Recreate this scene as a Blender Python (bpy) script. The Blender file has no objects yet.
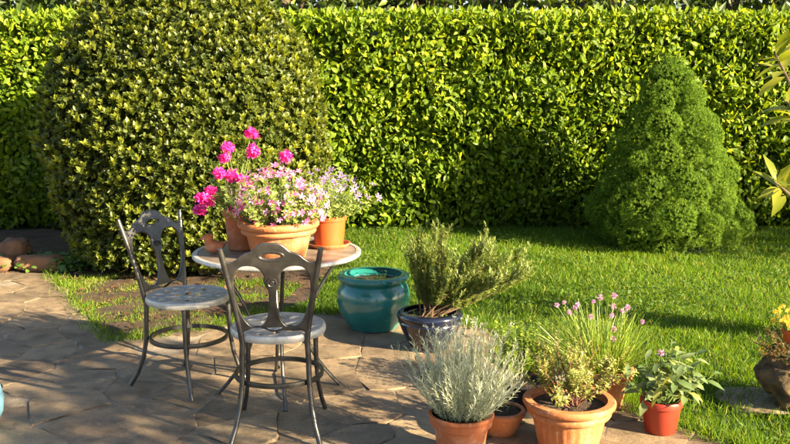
import bpy, bmesh, math, random
import numpy as np
from mathutils import Vector, Matrix

R = math.radians
rng = np.random.default_rng(11)
random.seed(5)
sc = bpy.context.scene
COL = sc.collection

# ------------------------------------------------------------------ camera, sky, sun, exposure
cam_d = bpy.data.cameras.new('camera')
cam = bpy.data.objects.new('camera', cam_d)
COL.objects.link(cam)
cam.location = (0, 0, 1.5)
cam.rotation_euler = (R(90 - 8.8), 0, 0)
cam_d.sensor_width = 36
cam_d.lens = 38.73
cam_d.clip_end = 500
sc.camera = cam

SUN_EL, SUN_AZ = R(22), R(-31)          # azimuth measured from +x towards +y
sun_dir = Vector((math.cos(SUN_EL) * math.cos(SUN_AZ), math.cos(SUN_EL) * math.sin(SUN_AZ), math.sin(SUN_EL)))
w = bpy.data.worlds.new('World')
sc.world = w
w.use_nodes = True
nt = w.node_tree
sky = nt.nodes.new('ShaderNodeTexSky')
sky.sky_type = 'NISHITA'
sky.sun_disc = False
sky.sun_elevation = SUN_EL
sky.sun_rotation = R(90) - SUN_AZ
nt.links.new(sky.outputs[0], nt.nodes['Background'].inputs[0])
nt.nodes['Background'].inputs[1].default_value = 0.05
sun_d = bpy.data.lights.new('sun', 'SUN')
sun_d.energy = 5.0
sun_d.angle = R(0.5)
sun_d.color = (1.0, 0.81, 0.50)
sun = bpy.data.objects.new('sun', sun_d)
COL.objects.link(sun)
sun.rotation_euler = (-sun_dir).to_track_quat('-Z', 'Y').to_euler()
sun.location = (20, -4, 12)
sc.view_settings.view_transform = 'Standard'
sc.view_settings.look = 'None'
sc.view_settings.exposure = 2.72
sc.view_settings.gamma = 1
sc.view_settings.use_curve_mapping = False
sc.cycles.max_bounces = 7
sc.cycles.transparent_max_bounces = 4

# ------------------------------------------------------------------ helpers: objects
def link(o, parent=None, loc=None, rot=None):
    COL.objects.link(o)
    if parent is not None:
        o.parent = parent
    if loc is not None:
        o.location = loc
    if rot is not None:
        o.rotation_euler = rot
    return o

def thing(name, label, cat, loc=(0, 0, 0), rz=0, group=None):
    o = bpy.data.objects.new(name, None)
    o.empty_display_size = 0.1
    link(o, None, loc, (0, 0, rz))
    return tag(o, label, cat, group)

def tag(o, label, cat, group=None, kind=None):
    o['label'] = label
    if cat:
        o['category'] = cat
    if group:
        o['group'] = group
    if kind:
        o['kind'] = kind
    return o

def setting(o, kind='structure'):
    o['kind'] = kind
    return o

def mesh_np(name, V, T, mats, parent=None, rnd=None, midx=None, smooth=False):
    """one mesh object out of numpy vertices and triangles"""
    me = bpy.data.meshes.new(name)
    V = np.asarray(V, np.float32)
    T = np.asarray(T, np.int32)
    me.vertices.add(len(V)); me.vertices.foreach_set('co', V.ravel())
    me.loops.add(T.size); me.loops.foreach_set('vertex_index', T.ravel())
    me.polygons.add(len(T))
    me.polygons.foreach_set('loop_start', np.arange(0, T.size, 3, dtype=np.int32))
    if midx is not None:
        me.polygons.foreach_set('material_index', np.asarray(midx, np.int32))
    me.polygons.foreach_set('use_smooth', np.full(len(T), smooth))
    if rnd is not None:
        a = me.attributes.new('rnd', 'FLOAT', 'POINT')
        a.data.foreach_set('value', np.asarray(rnd, np.float32))
    me.update()
    for m in (mats if isinstance(mats, (list, tuple)) else [mats]):
        me.materials.append(m)
    return link(bpy.data.objects.new(name, me), parent)

def norm(a):
    a = np.asarray(a, float)
    return a / np.maximum(np.linalg.norm(a, axis=-1, keepdims=True), 1e-9)

def batch(tmpl, pos, xd, up, scale, rnd=None, mat=0):
    """place a template (verts, tris) at every position: x along xd, z near up"""
    tv, tf = tmpl
    pos = np.asarray(pos, float); n = len(pos)
    X = norm(np.broadcast_to(xd, (n, 3)))
    U = np.broadcast_to(up, (n, 3))
    Z = U - (U * X).sum(1, keepdims=True) * X
    bad = np.linalg.norm(Z, axis=1) < 1e-4
    Z = np.where(bad[:, None], np.cross(X, [[0.3, 0.9, 0.2]]), Z)
    Z = norm(Z); Y = np.cross(Z, X)
    s = np.asarray(scale, float)
    if s.ndim == 0: s = np.full(n, float(s))
    if s.ndim == 1: s = np.repeat(s[:, None], 3, 1)
    V = pos[:, None, :] + (tv[None, :, 0:1] * s[:, None, 0:1]) * X[:, None, :] \
        + (tv[None, :, 1:2] * s[:, None, 1:2]) * Y[:, None, :] + (tv[None, :, 2:3] * s[:, None, 2:3]) * Z[:, None, :]
    T = tf[None] + (np.arange(n) * len(tv))[:, None, None]
    if rnd is None: rnd = rng.random(n)
    return V.reshape(-1, 3), T.reshape(-1, 3), np.repeat(rnd, len(tv)), np.full(n * len(tf), mat)

def cloud(name, batches, mats, parent=None, smooth=False, kind=None):
    Vs, Ts, Rs, Ms, off = [], [], [], [], 0
    for V, T, r, m in batches:
        Vs.append(V); Ts.append(T + off); Rs.append(r); Ms.append(m); off += len(V)
    o = mesh_np(name, np.concatenate(Vs), np.concatenate(Ts), mats, parent, np.concatenate(Rs), np.concatenate(Ms), smooth)
    if kind: o['kind'] = kind
    return o

class MB:
    """collects solid shapes and links them as one mesh"""
    def __init__(s): s.v = []; s.f = []
    def tube(s, pts, rad, n=8, flat=1.0, cap=True):
        pts = [Vector(p) for p in pts]
        k = len(pts)
        if not hasattr(rad, '__len__'): rad = [rad] * k
        base = len(s.v)
        ref = Vector((0, 0, 1)) if abs((pts[-1] - pts[0]).normalized().z) < 0.9 else Vector((1, 0, 0))
        for i, p in enumerate(pts):
            t = (pts[min(i + 1, k - 1)] - pts[max(i - 1, 0)]).normalized()
            a = t.cross(ref).normalized(); b = t.cross(a)
            for j in range(n):
                q = 2 * math.pi * j / n
                s.v.append(p + a * math.cos(q) * rad[i] + b * math.sin(q) * rad[i] * flat)
        for i in range(k - 1):
            for j in range(n):
                s.f.append((base + i * n + j, base + i * n + (j + 1) % n, base + (i + 1) * n + (j + 1) % n, base + (i + 1) * n + j))
        if cap:
            s.f.append(tuple(base + j for j in range(n))[::-1])
            s.f.append(tuple(base + (k - 1) * n + j for j in range(n)))
        return s
    def lathe(s, prof, n=40, wob=None, closed=False):
        base = len(s.v); k = len(prof)
        for i, (r, z) in enumerate(prof):
            for j in range(n):
                q = 2 * math.pi * j / n
                rr = r * (wob(q, z, i) if wob else 1)
                s.v.append(Vector((rr * math.cos(q), rr * math.sin(q), z)))
        for i in range(k if closed else k - 1):
            i2 = (i + 1) % k
            for j in range(n):
                s.f.append((base + i * n + j, base + i * n + (j + 1) % n, base + i2 * n + (j + 1) % n, base + i2 * n + j))
        if not closed:
            if prof[0][0] > 1e-4: s.f.append(tuple(base + j for j in range(n))[::-1])
            if prof[-1][0] > 1e-4: s.f.append(tuple(base + (k - 1) * n + j for j in range(n)))
        return s
    def move(s, M, start=0):
        for i in range(start, len(s.v)): s.v[i] = M @ s.v[i]
        return s
    def build(s, name, mat, parent=None, smooth=True, loc=None, rot=None, auto=40):
        me = bpy.data.meshes.new(name)
        me.from_pydata([tuple(v) for v in s.v], [], s.f)
        bm = bmesh.new(); bm.from_mesh(me)
        bmesh.ops.remove_doubles(bm, verts=bm.verts, dist=1e-5)
        bmesh.ops.recalc_face_normals(bm, faces=bm.faces)
        for f in bm.faces: f.smooth = smooth
        for e in bm.edges:
            e.smooth = not (len(e.link_faces) == 2 and e.calc_face_angle(0) > R(auto))
        bm.to_mesh(me); bm.free()
        me.materials.append(mat)
        return link(bpy.data.objects.new(name, me), parent, loc, rot)

def shape2d(name, loops, depth, bevel, mat, parent, warp=None):
    """plate with holes: 2D loops filled and thickened, then bent by warp(x, y, z)"""
    cu = bpy.data.curves.new('plate_outline', 'CURVE')
    cu.dimensions = '2D'; cu.fill_mode = 'BOTH'; cu.extrude = depth; cu.bevel_depth = bevel; cu.bevel_resolution = 1
    for lp in loops:
        sp = cu.splines.new('POLY'); sp.points.add(len(lp) - 1); sp.use_cyclic_u = True
        for p, q in zip(sp.points, lp): p.co = (q[0], q[1], 0, 1)
    tmp = bpy.data.objects.new('plate_outline', cu)
    COL.objects.link(tmp)
    dg = bpy.context.evaluated_depsgraph_get()
    me = bpy.data.meshes.new_from_object(tmp.evaluated_get(dg))
    COL.objects.unlink(tmp); bpy.data.objects.remove(tmp); bpy.data.curves.remove(cu)
    me.name = name
    if warp:
        for v in me.vertices: v.co = warp(*v.co)
    me.materials.clear(); me.materials.append(mat)
    return link(bpy.data.objects.new(name, me), parent)

def copy_tree(o, parent=None):
    c = o.copy(); COL.objects.link(c); c.parent = parent
    for ch in o.children: copy_tree(ch, c)
    return c

# ------------------------------------------------------------------ helpers: materials
def new_mat(name):
    m = bpy.data.materials.new(name); m.use_nodes = True
    n = m.node_tree.nodes; l = m.node_tree.links
    return m, n, l, n['Principled BSDF']

def ramp(n, stops):
    r = n.new('ShaderNodeValToRGB')
    e = r.color_ramp.elements
    while len(e) > 1: e.remove(e[0])
    e[0].position = stops[0][0]; e[0].color = (*stops[0][1], 1)
    for p, c in stops[1:]:
        x = e.new(p); x.color = (*c, 1)
    return r

def leaf_mat(name, stops, trans=0.45, tint=(1.5, 1.35, 0.6), rough=0.42, src='rnd', spec=0.5, patch=None):
    m, n, l, b = new_mat(name)
    if src == 'rnd':
        a = n.new('ShaderNodeAttribute'); a.attribute_name = 'rnd'; fac = a.outputs['Fac']
    else:
        a = n.new('ShaderNodeObjectInfo'); fac = a.outputs['Random']
    r = ramp(n, stops); l.new(fac, r.inputs[0])
    col = r.outputs[0]
    if patch:                                     # older, browner growth in broad patches of the plant
        tc = n.new('ShaderNodeTexCoord'); nz = n.new('ShaderNodeTexNoise'); nz.inputs['Scale'].default_value = patch[1]
        nz.inputs['Detail'].default_value = 3
        l.new(tc.outputs['Object'], nz.inputs['Vector'])
        rr = ramp(n, [(patch[2], (0, 0, 0)), (patch[3], (1, 1, 1))]); l.new(nz.outputs[0], rr.inputs[0])
        mx = n.new('ShaderNodeMix'); mx.data_type = 'RGBA'
        l.new(rr.outputs[0], mx.inputs[0]); l.new(col, mx.inputs[6]); mx.inputs[7].default_value = (*patch[0], 1)
        col = mx.outputs[2]
    l.new(col, b.inputs['Base Color'])
    b.inputs['Roughness'].default_value = rough
    b.inputs['Specular IOR Level'].default_value = spec
    t = n.new('ShaderNodeBsdfTranslucent')
    mul = n.new('ShaderNodeMix'); mul.data_type = 'RGBA'; mul.blend_type = 'MULTIPLY'; mul.inputs[0].default_value = 1
    l.new(col, mul.inputs[6]); mul.inputs[7].default_value = (*tint, 1)
    l.new(mul.outputs[2], t.inputs['Color'])
    ms = n.new('ShaderNodeMixShader'); ms.inputs[0].default_value = trans
    l.new(b.outputs[0], ms.inputs[1]); l.new(t.outputs[0], ms.inputs[2])
    l.new(ms.outputs[0], n['Material Output'].inputs[0])
    return m

def solid_mat(name, c1, c2, scale=8, rough=0.6, metal=0.0, bump=0.15, bscale=40, stops=(0.3, 0.7), spec=0.5, coat=0, objrand=0, rough2=None, c3=None):
    m, n, l, b = new_mat(name)
    tc = n.new('ShaderNodeTexCoord')
    nz = n.new('ShaderNodeTexNoise'); nz.inputs['Scale'].default_value = scale; nz.inputs['Detail'].default_value = 6
    l.new(tc.outputs['Object'], nz.inputs['Vector'])
    st = [(stops[0], c1), (stops[1], c2)]
    if c3: st.append((min(stops[1] + 0.12, 1), c3))
    r = ramp(n, st)
    fac = nz.outputs[0]
    if objrand:
        oi = n.new('ShaderNodeObjectInfo')
        ma = n.new('ShaderNodeMath'); ma.operation = 'MULTIPLY_ADD'
        l.new(oi.outputs['Random'], ma.inputs[0]); ma.inputs[1].default_value = objrand
        sb = n.new('ShaderNodeMath'); sb.operation = 'SUBTRACT'; l.new(fac, sb.inputs[0]); sb.inputs[1].default_value = objrand / 2
        l.new(sb.outputs[0], ma.inputs[2]); fac = ma.outputs[0]
    l.new(fac, r.inputs[0]); l.new(r.outputs[0], b.inputs['Base Color'])
    b.inputs['Roughness'].default_value = rough
    b.inputs['Metallic'].default_value = metal
    b.inputs['Specular IOR Level'].default_value = spec
    b.inputs['Coat Weight'].default_value = coat
    if coat: b.inputs['Coat Roughness'].default_value = 0.08
    if rough2 is not None:
        mr = n.new('ShaderNodeMapRange'); l.new(nz.outputs[0], mr.inputs[0])
        mr.inputs[1].default_value = 0.3; mr.inputs[2].default_value = 0.7
        mr.inputs[3].default_value = rough; mr.inputs[4].default_value = rough2
        l.new(mr.outputs[0], b.inputs['Roughness'])
    if bump:
        n2 = n.new('ShaderNodeTexNoise'); n2.inputs['Scale'].default_value = bscale; n2.inputs['Detail'].default_value = 8
        l.new(tc.outputs['Object'], n2.inputs['Vector'])
        bp = n.new('ShaderNodeBump'); bp.inputs['Strength'].default_value = bump; bp.inputs['Distance'].default_value = 0.01
        l.new(n2.outputs[0], bp.inputs['Height']); l.new(bp.outputs[0], b.inputs['Normal'])
    return m

M = {}
M['lawn'] = solid_mat('lawn_soil', (0.018, 0.040, 0.008), (0.045, 0.085, 0.012), 3, 0.9, bump=0.6, bscale=60)
M['soil'] = solid_mat('dark_soil', (0.018, 0.009, 0.005), (0.055, 0.026, 0.012), 14, 0.95, bump=1.0, bscale=55)
M['potsoil'] = solid_mat('potting_soil', (0.018, 0.011, 0.007), (0.06, 0.035, 0.02), 60, 0.95, bump=1.0, bscale=120)
M['mortar'] = solid_mat('mortar', (0.09, 0.072, 0.052), (0.27, 0.22, 0.165), 9, 0.95, bump=0.5, bscale=80)
def stone_mat():
    m, n, l, b = new_mat('flagstone')
    tc = n.new('ShaderNodeTexCoord'); oi = n.new('ShaderNodeObjectInfo')
    off = n.new('ShaderNodeVectorMath'); off.operation = 'MULTIPLY_ADD'
    l.new(oi.outputs['Random'], off.inputs[0]); off.inputs[1].default_value = (37, 19, 53); l.new(tc.outputs['Object'], off.inputs[2])
    def noise(sc_, det, rg=.6):
        q = n.new('ShaderNodeTexNoise'); q.inputs['Scale'].default_value = sc_; q.inputs['Detail'].default_value = det; q.inputs['Roughness'].default_value = rg
        l.new(off.outputs[0], q.inputs['Vector']); return q
    big, mid, fine = noise(2.2, 4), noise(11, 9, .7), noise(85, 6, .7)
    def mixc(f, a, bc, mode='MIX', k=None):
        x = n.new('ShaderNodeMix'); x.data_type = 'RGBA'; x.blend_type = mode
        if k is not None: x.inputs[0].default_value = k
        else: l.new(f, x.inputs[0])
        for sock, v in ((6, a), (7, bc)):
            if isinstance(v, tuple): x.inputs[sock].default_value = (*v, 1)
            else: l.new(v, x.inputs[sock])
        return x.outputs[2]
    tone = ramp(n, [(0, (0.070, 0.050, 0.035)), (.35, (0.105, 0.076, 0.052)), (.7, (0.14, 0.100, 0.066)), (1, (0.12, 0.080, 0.05))]); l.new(oi.outputs['Random'], tone.inputs[0])
    f1 = ramp(n, [(.35, (0, 0, 0)), (.65, (1, 1, 1))]); l.new(big.outputs[0], f1.inputs[0])
    c = mixc(f1.outputs[0], tone.outputs[0], (0.225, 0.168, 0.108))
    f2 = ramp(n, [(.30, (.50, .46, .42)), (.5, (1, 1, 1)), (.72, (1.28, 1.22, 1.12))]); l.new(mid.outputs[0], f2.inputs[0])
    c = mixc(None, c, f2.outputs[0], 'MULTIPLY', 1)
    f3 = ramp(n, [(.3, (.72, .70, .68)), (.6, (1.12, 1.12, 1.1))]); l.new(fine.outputs[0], f3.inputs[0])
    c = mixc(None, c, f3.outputs[0], 'MULTIPLY', 1)
    l.new(c, b.inputs['Base Color'])
    mr = n.new('ShaderNodeMapRange'); l.new(mid.outputs[0], mr.inputs[0]); mr.inputs[1].default_value = .3; mr.inputs[2].default_value = .7; mr.inputs[3].default_value = .5; mr.inputs[4].default_value = .85
    l.new(mr.outputs[0], b.inputs['Roughness'])
    ad = n.new('ShaderNodeMath'); ad.operation = 'MULTIPLY_ADD'; l.new(fine.outputs[0], ad.inputs[0]); ad.inputs[1].default_value = .25; l.new(mid.outputs[0], ad.inputs[2])
    bp = n.new('ShaderNodeBump'); bp.inputs['Strength'].default_value = .55; bp.inputs['Distance'].default_value = .012
    l.new(ad.outputs[0], bp.inputs['Height']); l.new(bp.outputs[0], b.inputs['Normal'])
    return m
M['stone'] = stone_mat()
M['brick'] = solid_mat('edging_stone', (0.085, 0.038, 0.018), (0.17, 0.085, 0.042), 9, 0.85, bump=0.6, bscale=35, objrand=0.3)
M['rock'] = solid_mat('tufa_rock', (0.025, 0.018, 0.010), (0.13, 0.085, 0.035), 22, 0.95, bump=1.0, bscale=25)
M['terra'] = solid_mat('terracotta', (0.45, 0.155, 0.050), (0.56, 0.235, 0.085), 7, 0.72, bump=0.15, bscale=50, c3=(0.60, 0.40, 0.26))
M['terra_dark'] = solid_mat('dark_terracotta', (0.34, 0.095, 0.030), (0.46, 0.155, 0.055), 8, 0.7, bump=0.15, bscale=50)
def clay(name, base_mat_args):
    m = solid_mat(name, *base_mat_args, 7, 0.75, bump=0.2, bscale=50)
    n, l = m.node_tree.nodes, m.node_tree.links
    b = n['Principled BSDF']; src = b.inputs['Base Color'].links[0].from_socket
    tc = n.new('ShaderNodeTexCoord'); oi = n.new('ShaderNodeObjectInfo')
    for sc_, lo, hi, col, amt in ((11, .50, .72, (0.60, 0.44, 0.32), .32), (5, .52, .75, (0.14, 0.075, 0.04), .55), (60, .58, .70, (0.60, 0.46, 0.35), .5)):
        nz = n.new('ShaderNodeTexNoise'); nz.noise_dimensions = '4D'; nz.inputs['Scale'].default_value = sc_; nz.inputs['Detail'].default_value = 7; nz.inputs['Roughness'].default_value = .65
        mw = n.new('ShaderNodeMath'); mw.operation = 'MULTIPLY_ADD'; l.new(oi.outputs['Random'], mw.inputs[0]); mw.inputs[1].default_value = 40; mw.inputs[2].default_value = sc_
        l.new(mw.outputs[0], nz.inputs['W']); l.new(tc.outputs['Object'], nz.inputs['Vector'])
        rp = ramp(n, [(lo, (0, 0, 0)), (hi, (amt, amt, amt))]); l.new(nz.outputs[0], rp.inputs[0])
        mx = n.new('ShaderNodeMix'); mx.data_type = 'RGBA'; l.new(rp.outputs[0], mx.inputs[0]); l.new(src, mx.inputs[6]); mx.inputs[7].default_value = (*col, 1); src = mx.outputs[2]
    l.new(src, b.inputs['Base Color'])
    return m
M['terra'] = clay('terracotta_weathered', ((0.29, 0.088, 0.024), (0.38, 0.138, 0.044)))
M['terra_dark'] = clay('terracotta_dark_weathered', ((0.29, 0.075, 0.022), (0.37, 0.11, 0.036)))
M['plastic'] = solid_mat('orange_plastic', (0.42, 0.065, 0.014), (0.48, 0.085, 0.018), 5, 0.42, bump=0.03)
M['redplastic'] = solid_mat('red_plastic', (0.21, 0.022, 0.010), (0.26, 0.030, 0.013), 5, 0.42, bump=0.04)
M['teal'] = solid_mat('teal_glaze', (0.006, 0.090, 0.092), (0.018, 0.155, 0.150), 5, 0.16, bump=0.12, bscale=9, coat=0.5, rough2=0.3)
M['navy'] = solid_mat('navy_glaze', (0.004, 0.005, 0.013), (0.010, 0.013, 0.032), 6, 0.14, bump=0.08, bscale=14, coat=0.5)
M['black'] = solid_mat('black_plastic', (0.010, 0.010, 0.012), (0.02, 0.02, 0.022), 6, 0.45, bump=0.05)
M['brownpot'] = solid_mat('brown_pot', (0.055, 0.022, 0.014), (0.10, 0.04, 0.022), 8, 0.5, bump=0.1)
M['paleblue'] = solid_mat('pale_blue_glaze', (0.16, 0.36, 0.50), (0.22, 0.44, 0.58), 5, 0.35, bump=0.05)
M['iron'] = solid_mat('pewter_iron', (0.050, 0.049, 0.050), (0.095, 0.093, 0.093), 22, 0.28, metal=0.75, bump=0.07, bscale=60, rough2=0.42)
M['alu'] = solid_mat('cast_aluminium', (0.32, 0.31, 0.30), (0.48, 0.47, 0.45), 26, 0.42, metal=0.35, bump=0.2, bscale=80)
M['tabletop'] = solid_mat('table_stone', (0.12, 0.092, 0.07), (0.19, 0.15, 0.115), 30, 0.4, bump=0.05, bscale=60)
M['bark'] = solid_mat('bark', (0.045, 0.030, 0.02), (0.11, 0.078, 0.05), 18, 0.9, bump=0.8, bscale=30)
M['twig'] = solid_mat('twig', (0.075, 0.045, 0.025), (0.15, 0.095, 0.055), 40, 0.8, bump=0.2)
M['redtwig'] = solid_mat('reddish_stem', (0.10, 0.035, 0.02), (0.20, 0.08, 0.045), 40, 0.7, bump=0.1)
M['greenstem'] = solid_mat('green_stem', (0.09, 0.15, 0.03), (0.16, 0.23, 0.06), 30, 0.6, bump=0)
M['litter'] = leaf_mat('dry_leaf', [(0, (0.035, 0.013, 0.006)), (0.5, (0.075, 0.030, 0.012)), (1, (0.15, 0.075, 0.03))], 0.15, rough=0.7)

G = leaf_mat
M['hedge'] = G('laurel_leaf', [(0, (0.050, 0.095, 0.006)), (0.45, (0.115, 0.190, 0.009)), (0.8, (0.21, 0.29, 0.014)), (1, (0.34, 0.39, 0.025))], 0.48, (1.55, 1.35, 0.4), 0.5, spec=.28)
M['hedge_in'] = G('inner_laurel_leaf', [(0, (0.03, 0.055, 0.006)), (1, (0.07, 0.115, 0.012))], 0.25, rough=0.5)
M['bush'] = G('bush_leaf', [(0, (0.026, 0.042, 0.007)), (0.5, (0.058, 0.082, 0.012)), (1, (0.105, 0.128, 0.02))], 0.32, (1.45, 1.3, 0.5), 0.42, spec=.35, patch=((0.11, 0.055, 0.018), 0.9, 0.60, 0.78))
M['bushtip'] = G('bush_new_leaf', [(0, (0.09, 0.12, 0.015)), (0.5, (0.165, 0.20, 0.024)), (1, (0.24, 0.275, 0.032))], 0.45, (1.4, 1.3, 0.4), 0.45, patch=((0.22, 0.13, 0.035), 0.9, 0.62, 0.80))
M['bushtip_o'] = G('bush_new_leaf_single', [(0, (0.10, 0.135, 0.016)), (0.5, (0.19, 0.22, 0.028)), (1, (0.26, 0.295, 0.036))], 0.45, (1.4, 1.3, 0.4), 0.45, src='obj')
M['spruce'] = G('spruce_needle', [(0, (0.050, 0.100, 0.010)), (0.6, (0.115, 0.200, 0.017)), (1, (0.20, 0.30, 0.028))], 0.35, (1.3, 1.3, 0.6), 0.6, spec=.2)
M['grass'] = G('grass_blade', [(0, (0.045, 0.095, 0.008)), (0.5, (0.092, 0.175, 0.010)), (0.9, (0.165, 0.26, 0.016)), (1, (0.30, 0.30, 0.08))], 0.48, (1.45, 1.35, 0.35), 0.55, spec=.22)
M['rosemary'] = G('rosemary_needle', [(0, (0.08, 0.12, 0.028)), (0.6, (0.17, 0.215, 0.045)), (1, (0.30, 0.32, 0.08))], 0.25, (1.3, 1.2, 0.6), 0.5)
M['silver'] = G('silver_leaf', [(0, (0.34, 0.37, 0.24)), (0.6, (0.54, 0.56, 0.40)), (1, (0.72, 0.72, 0.54))], 0.3, (1.1, 1.1, 0.9), 0.7)
M['silvertip'] = G('silver_bud', [(0, (0.55, 0.56, 0.44)), (1, (0.72, 0.70, 0.55))], 0.3, (1.1, 1.0, 0.8), 0.7)
M['thyme'] = G('thyme_leaf', [(0, (0.13, 0.18, 0.03)), (0.5, (0.28, 0.32, 0.07)), (1, (0.50, 0.49, 0.20))], 0.35, (1.3, 1.2, 0.5), 0.5)
M['oregano'] = G('oregano_leaf', [(0, (0.14, 0.23, 0.02)), (0.5, (0.25, 0.35, 0.03)), (1, (0.40, 0.46, 0.05))], 0.42, (1.3, 1.2, 0.5), 0.45)
M['chive'] = G('chive_blade', [(0, (0.08, 0.15, 0.015)), (0.6, (0.18, 0.27, 0.03)), (1, (0.36, 0.40, 0.08))], 0.35, (1.3, 1.2, 0.5), 0.4)
M['sage'] = G('sage_leaf', [(0, (0.060, 0.105, 0.032)), (0.5, (0.11, 0.165, 0.055)), (0.85, (0.20, 0.25, 0.11)), (1, (0.34, 0.34, 0.06))], 0.3, (1.4, 1.3, 0.5), 0.5, src='obj')
M['weed'] = G('low_weed_leaf', [(0, (0.04, 0.09, 0.012)), (1, (0.12, 0.20, 0.03))], 0.35, rough=0.45)
M['geranium'] = G('geranium_leaf', [(0, (0.10, 0.16, 0.03)), (0.5, (0.19, 0.26, 0.05)), (1, (0.36, 0.40, 0.12))], 0.42, (1.35, 1.25, 0.5), 0.5)
M['bigleaf'] = G('broad_shrub_leaf', [(0, (0.13, 0.17, 0.018)), (0.5, (0.24, 0.27, 0.03)), (1, (0.36, 0.36, 0.05))], 0.5, (1.3, 1.2, 0.5), 0.35, src='obj')
M['bigleaf_c'] = G('broad_shrub_foliage', [(0, (0.05, 0.09, 0.012)), (1, (0.14, 0.19, 0.025))], 0.4, (1.3, 1.2, 0.5), 0.35)
M['tree'] = G('tree_leaf', [(0, (0.018, 0.035, 0.007)), (0.7, (0.05, 0.085, 0.013)), (1, (0.22, 0.27, 0.03))], 0.35, (1.4, 1.3, 0.5), 0.45)
M['magenta'] = G('magenta_petal', [(0, (0.60, 0.010, 0.20)), (0.6, (0.75, 0.025, 0.33)), (1, (0.82, 0.09, 0.47))], 0.4, (1.2, 1, 1.1), 0.6)
M['pink'] = G('pink_petal', [(0, (0.62, 0.06, 0.27)), (0.4, (0.64, 0.18, 0.42)), (0.8, (0.62, 0.30, 0.58)), (1, (0.74, 0.55, 0.66))], 0.4, (1.1, 1, 1.05), 0.6, src='obj')
M['lilac'] = G('lilac_petal', [(0, (0.26, 0.12, 0.48)), (0.5, (0.38, 0.21, 0.58)), (1, (0.54, 0.36, 0.64))], 0.4, (1.1, 1, 1.1), 0.6, src='obj')
M['chiveflower'] = G('chive_flower_petal', [(0, (0.42, 0.17, 0.36)), (0.6, (0.58, 0.30, 0.50)), (1, (0.72, 0.50, 0.62))], 0.35, (1.1, 1, 1.1), 0.6)
M['yellow'] = G('yellow_petal', [(0, (0.62, 0.36, 0.02)), (0.6, (0.75, 0.55, 0.04)), (1, (0.80, 0.70, 0.16))], 0.35, (1.1, 1, 0.7), 0.6)
M['succulent'] = G('succulent_leaf', [(0, (0.09, 0.12, 0.03)), (0.6, (0.22, 0.19, 0.05)), (1, (0.36, 0.19, 0.04))], 0.2, rough=0.5)
M['white'] = G('white_petal', [(0, (0.7, 0.68, 0.6)), (1, (0.8, 0.8, 0.75))], 0.3, (1, 1, 1), 0.6)

# ------------------------------------------------------------------ leaf, blade and flower templates (unit length along x)
def tm(v, f): return np.array(v, float), np.array(f, int)
def leaf_t(wd=0.4, fold=0.10, droop=0.12):
    h = wd / 2
    return tm([(0, 0, 0), (.28, h * .82, fold * .8), (.30, 0, .02), (.28, -h * .82, fold * .8),
               (.62, h * .88, fold * .6 - droop * .3), (.64, 0, -droop * .35), (.62, -h * .88, fold * .6 - droop * .3), (1, 0, -droop)],
              [(0, 2, 1), (0, 3, 2), (1, 2, 5), (1, 5, 4), (2, 3, 6), (2, 6, 5), (4, 5, 7), (5, 6, 7)])
LEAF = leaf_t()
LEAF4 = tm([(0, 0, 0), (.45, .21, .06), (.48, 0, 0), (.45, -.21, .06), (1, 0, -.1)], [(0, 2, 1), (0, 3, 2), (1, 2, 4), (2, 3, 4)])
NEEDLE = tm([(0, .06, 0), (0, -.06, 0), (.6, -.075, .02), (.6, .075, .02), (1, 0, -.02)], [(0, 1, 2), (0, 2, 3), (3, 2, 4)])
BLADE = tm([(0, .5, 0), (0, -.5, 0), (.55, -.42, .10), (.55, .42, .10), (1, 0, .38)], [(0, 1, 2), (0, 2, 3), (3, 2, 4)])

def combine(parts):
    Vs, Ts, off = [], [], 0
    for V, T in parts:
        Vs.append(V); Ts.append(T + off); off += len(V)
    return np.concatenate(Vs), np.concatenate(Ts)

def rosette(n, tilt, base=LEAF4, twist=2.4, ln=(0.8, 1.0), rise=0.35):
    """shoot with its axis along x: n leaves opening around it"""
    parts = []
    for i in range(n):
        a = i * twist + rng.normal(0, .2)
        t = R(tilt) * (1 - 0.45 * i / n) + rng.normal(0, .08)
        d = np.array([math.cos(t), math.sin(t) * math.cos(a), math.sin(t) * math.sin(a)])
        upv = np.array([math.sin(t), -math.cos(t) * math.cos(a), -math.cos(t) * math.sin(a)])
        V, T, _, _ = batch(base, [[rise * i / n, 0, 0]], d, upv, [rng.uniform(*ln)])
        parts.append((V, T))
    return combine(parts)

def flower_t(k=5, wd=0.62, cup=0.25):
    """petals around z, radius 1"""
    V = [(0, 0, 0)]; T = []
    for i in range(k):
        a = 2 * math.pi * i / k; h = wd * math.pi / k
        b = len(V)
        V += [(.6 * math.cos(a - h), .6 * math.sin(a - h), cup * .5), (math.cos(a - h * .45), math.sin(a - h * .45), cup),
              (math.cos(a + h * .45), math.sin(a + h * .45), cup), (.6 * math.cos(a + h), .6 * math.sin(a + h), cup * .5)]
        T += [(0, b, b + 1), (0, b + 1, b + 2), (0, b + 2, b + 3)]
    return tm(V, T)
FLOWER = flower_t()
WIDE = leaf_t(.50, .07, .10)
SHOOTS = [rosette(8, 55, WIDE) for _ in range(4)]
SHOOT_UP = [rosette(7, 40, WIDE, ln=(0.7, 1.0)) for _ in range(4)]
TUFT = rosette(9, 58, NEEDLE, rise=0.5)

def rand_dir(n): return norm(rng.normal(size=(n, 3)))

def sm_noise(x, y, s, seed=0):
    """cheap smooth noise in -1..1"""
    r = np.random.default_rng(100 + seed)
    o = 0
    for k in range(5):
        a = r.uniform(0, 6.28); f = s * r.uniform(.6, 1.8); p = r.uniform(0, 6.28)
        o = o + np.sin((x * math.cos(a) + y * math.sin(a)) * f + p)
    return o / 3

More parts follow.
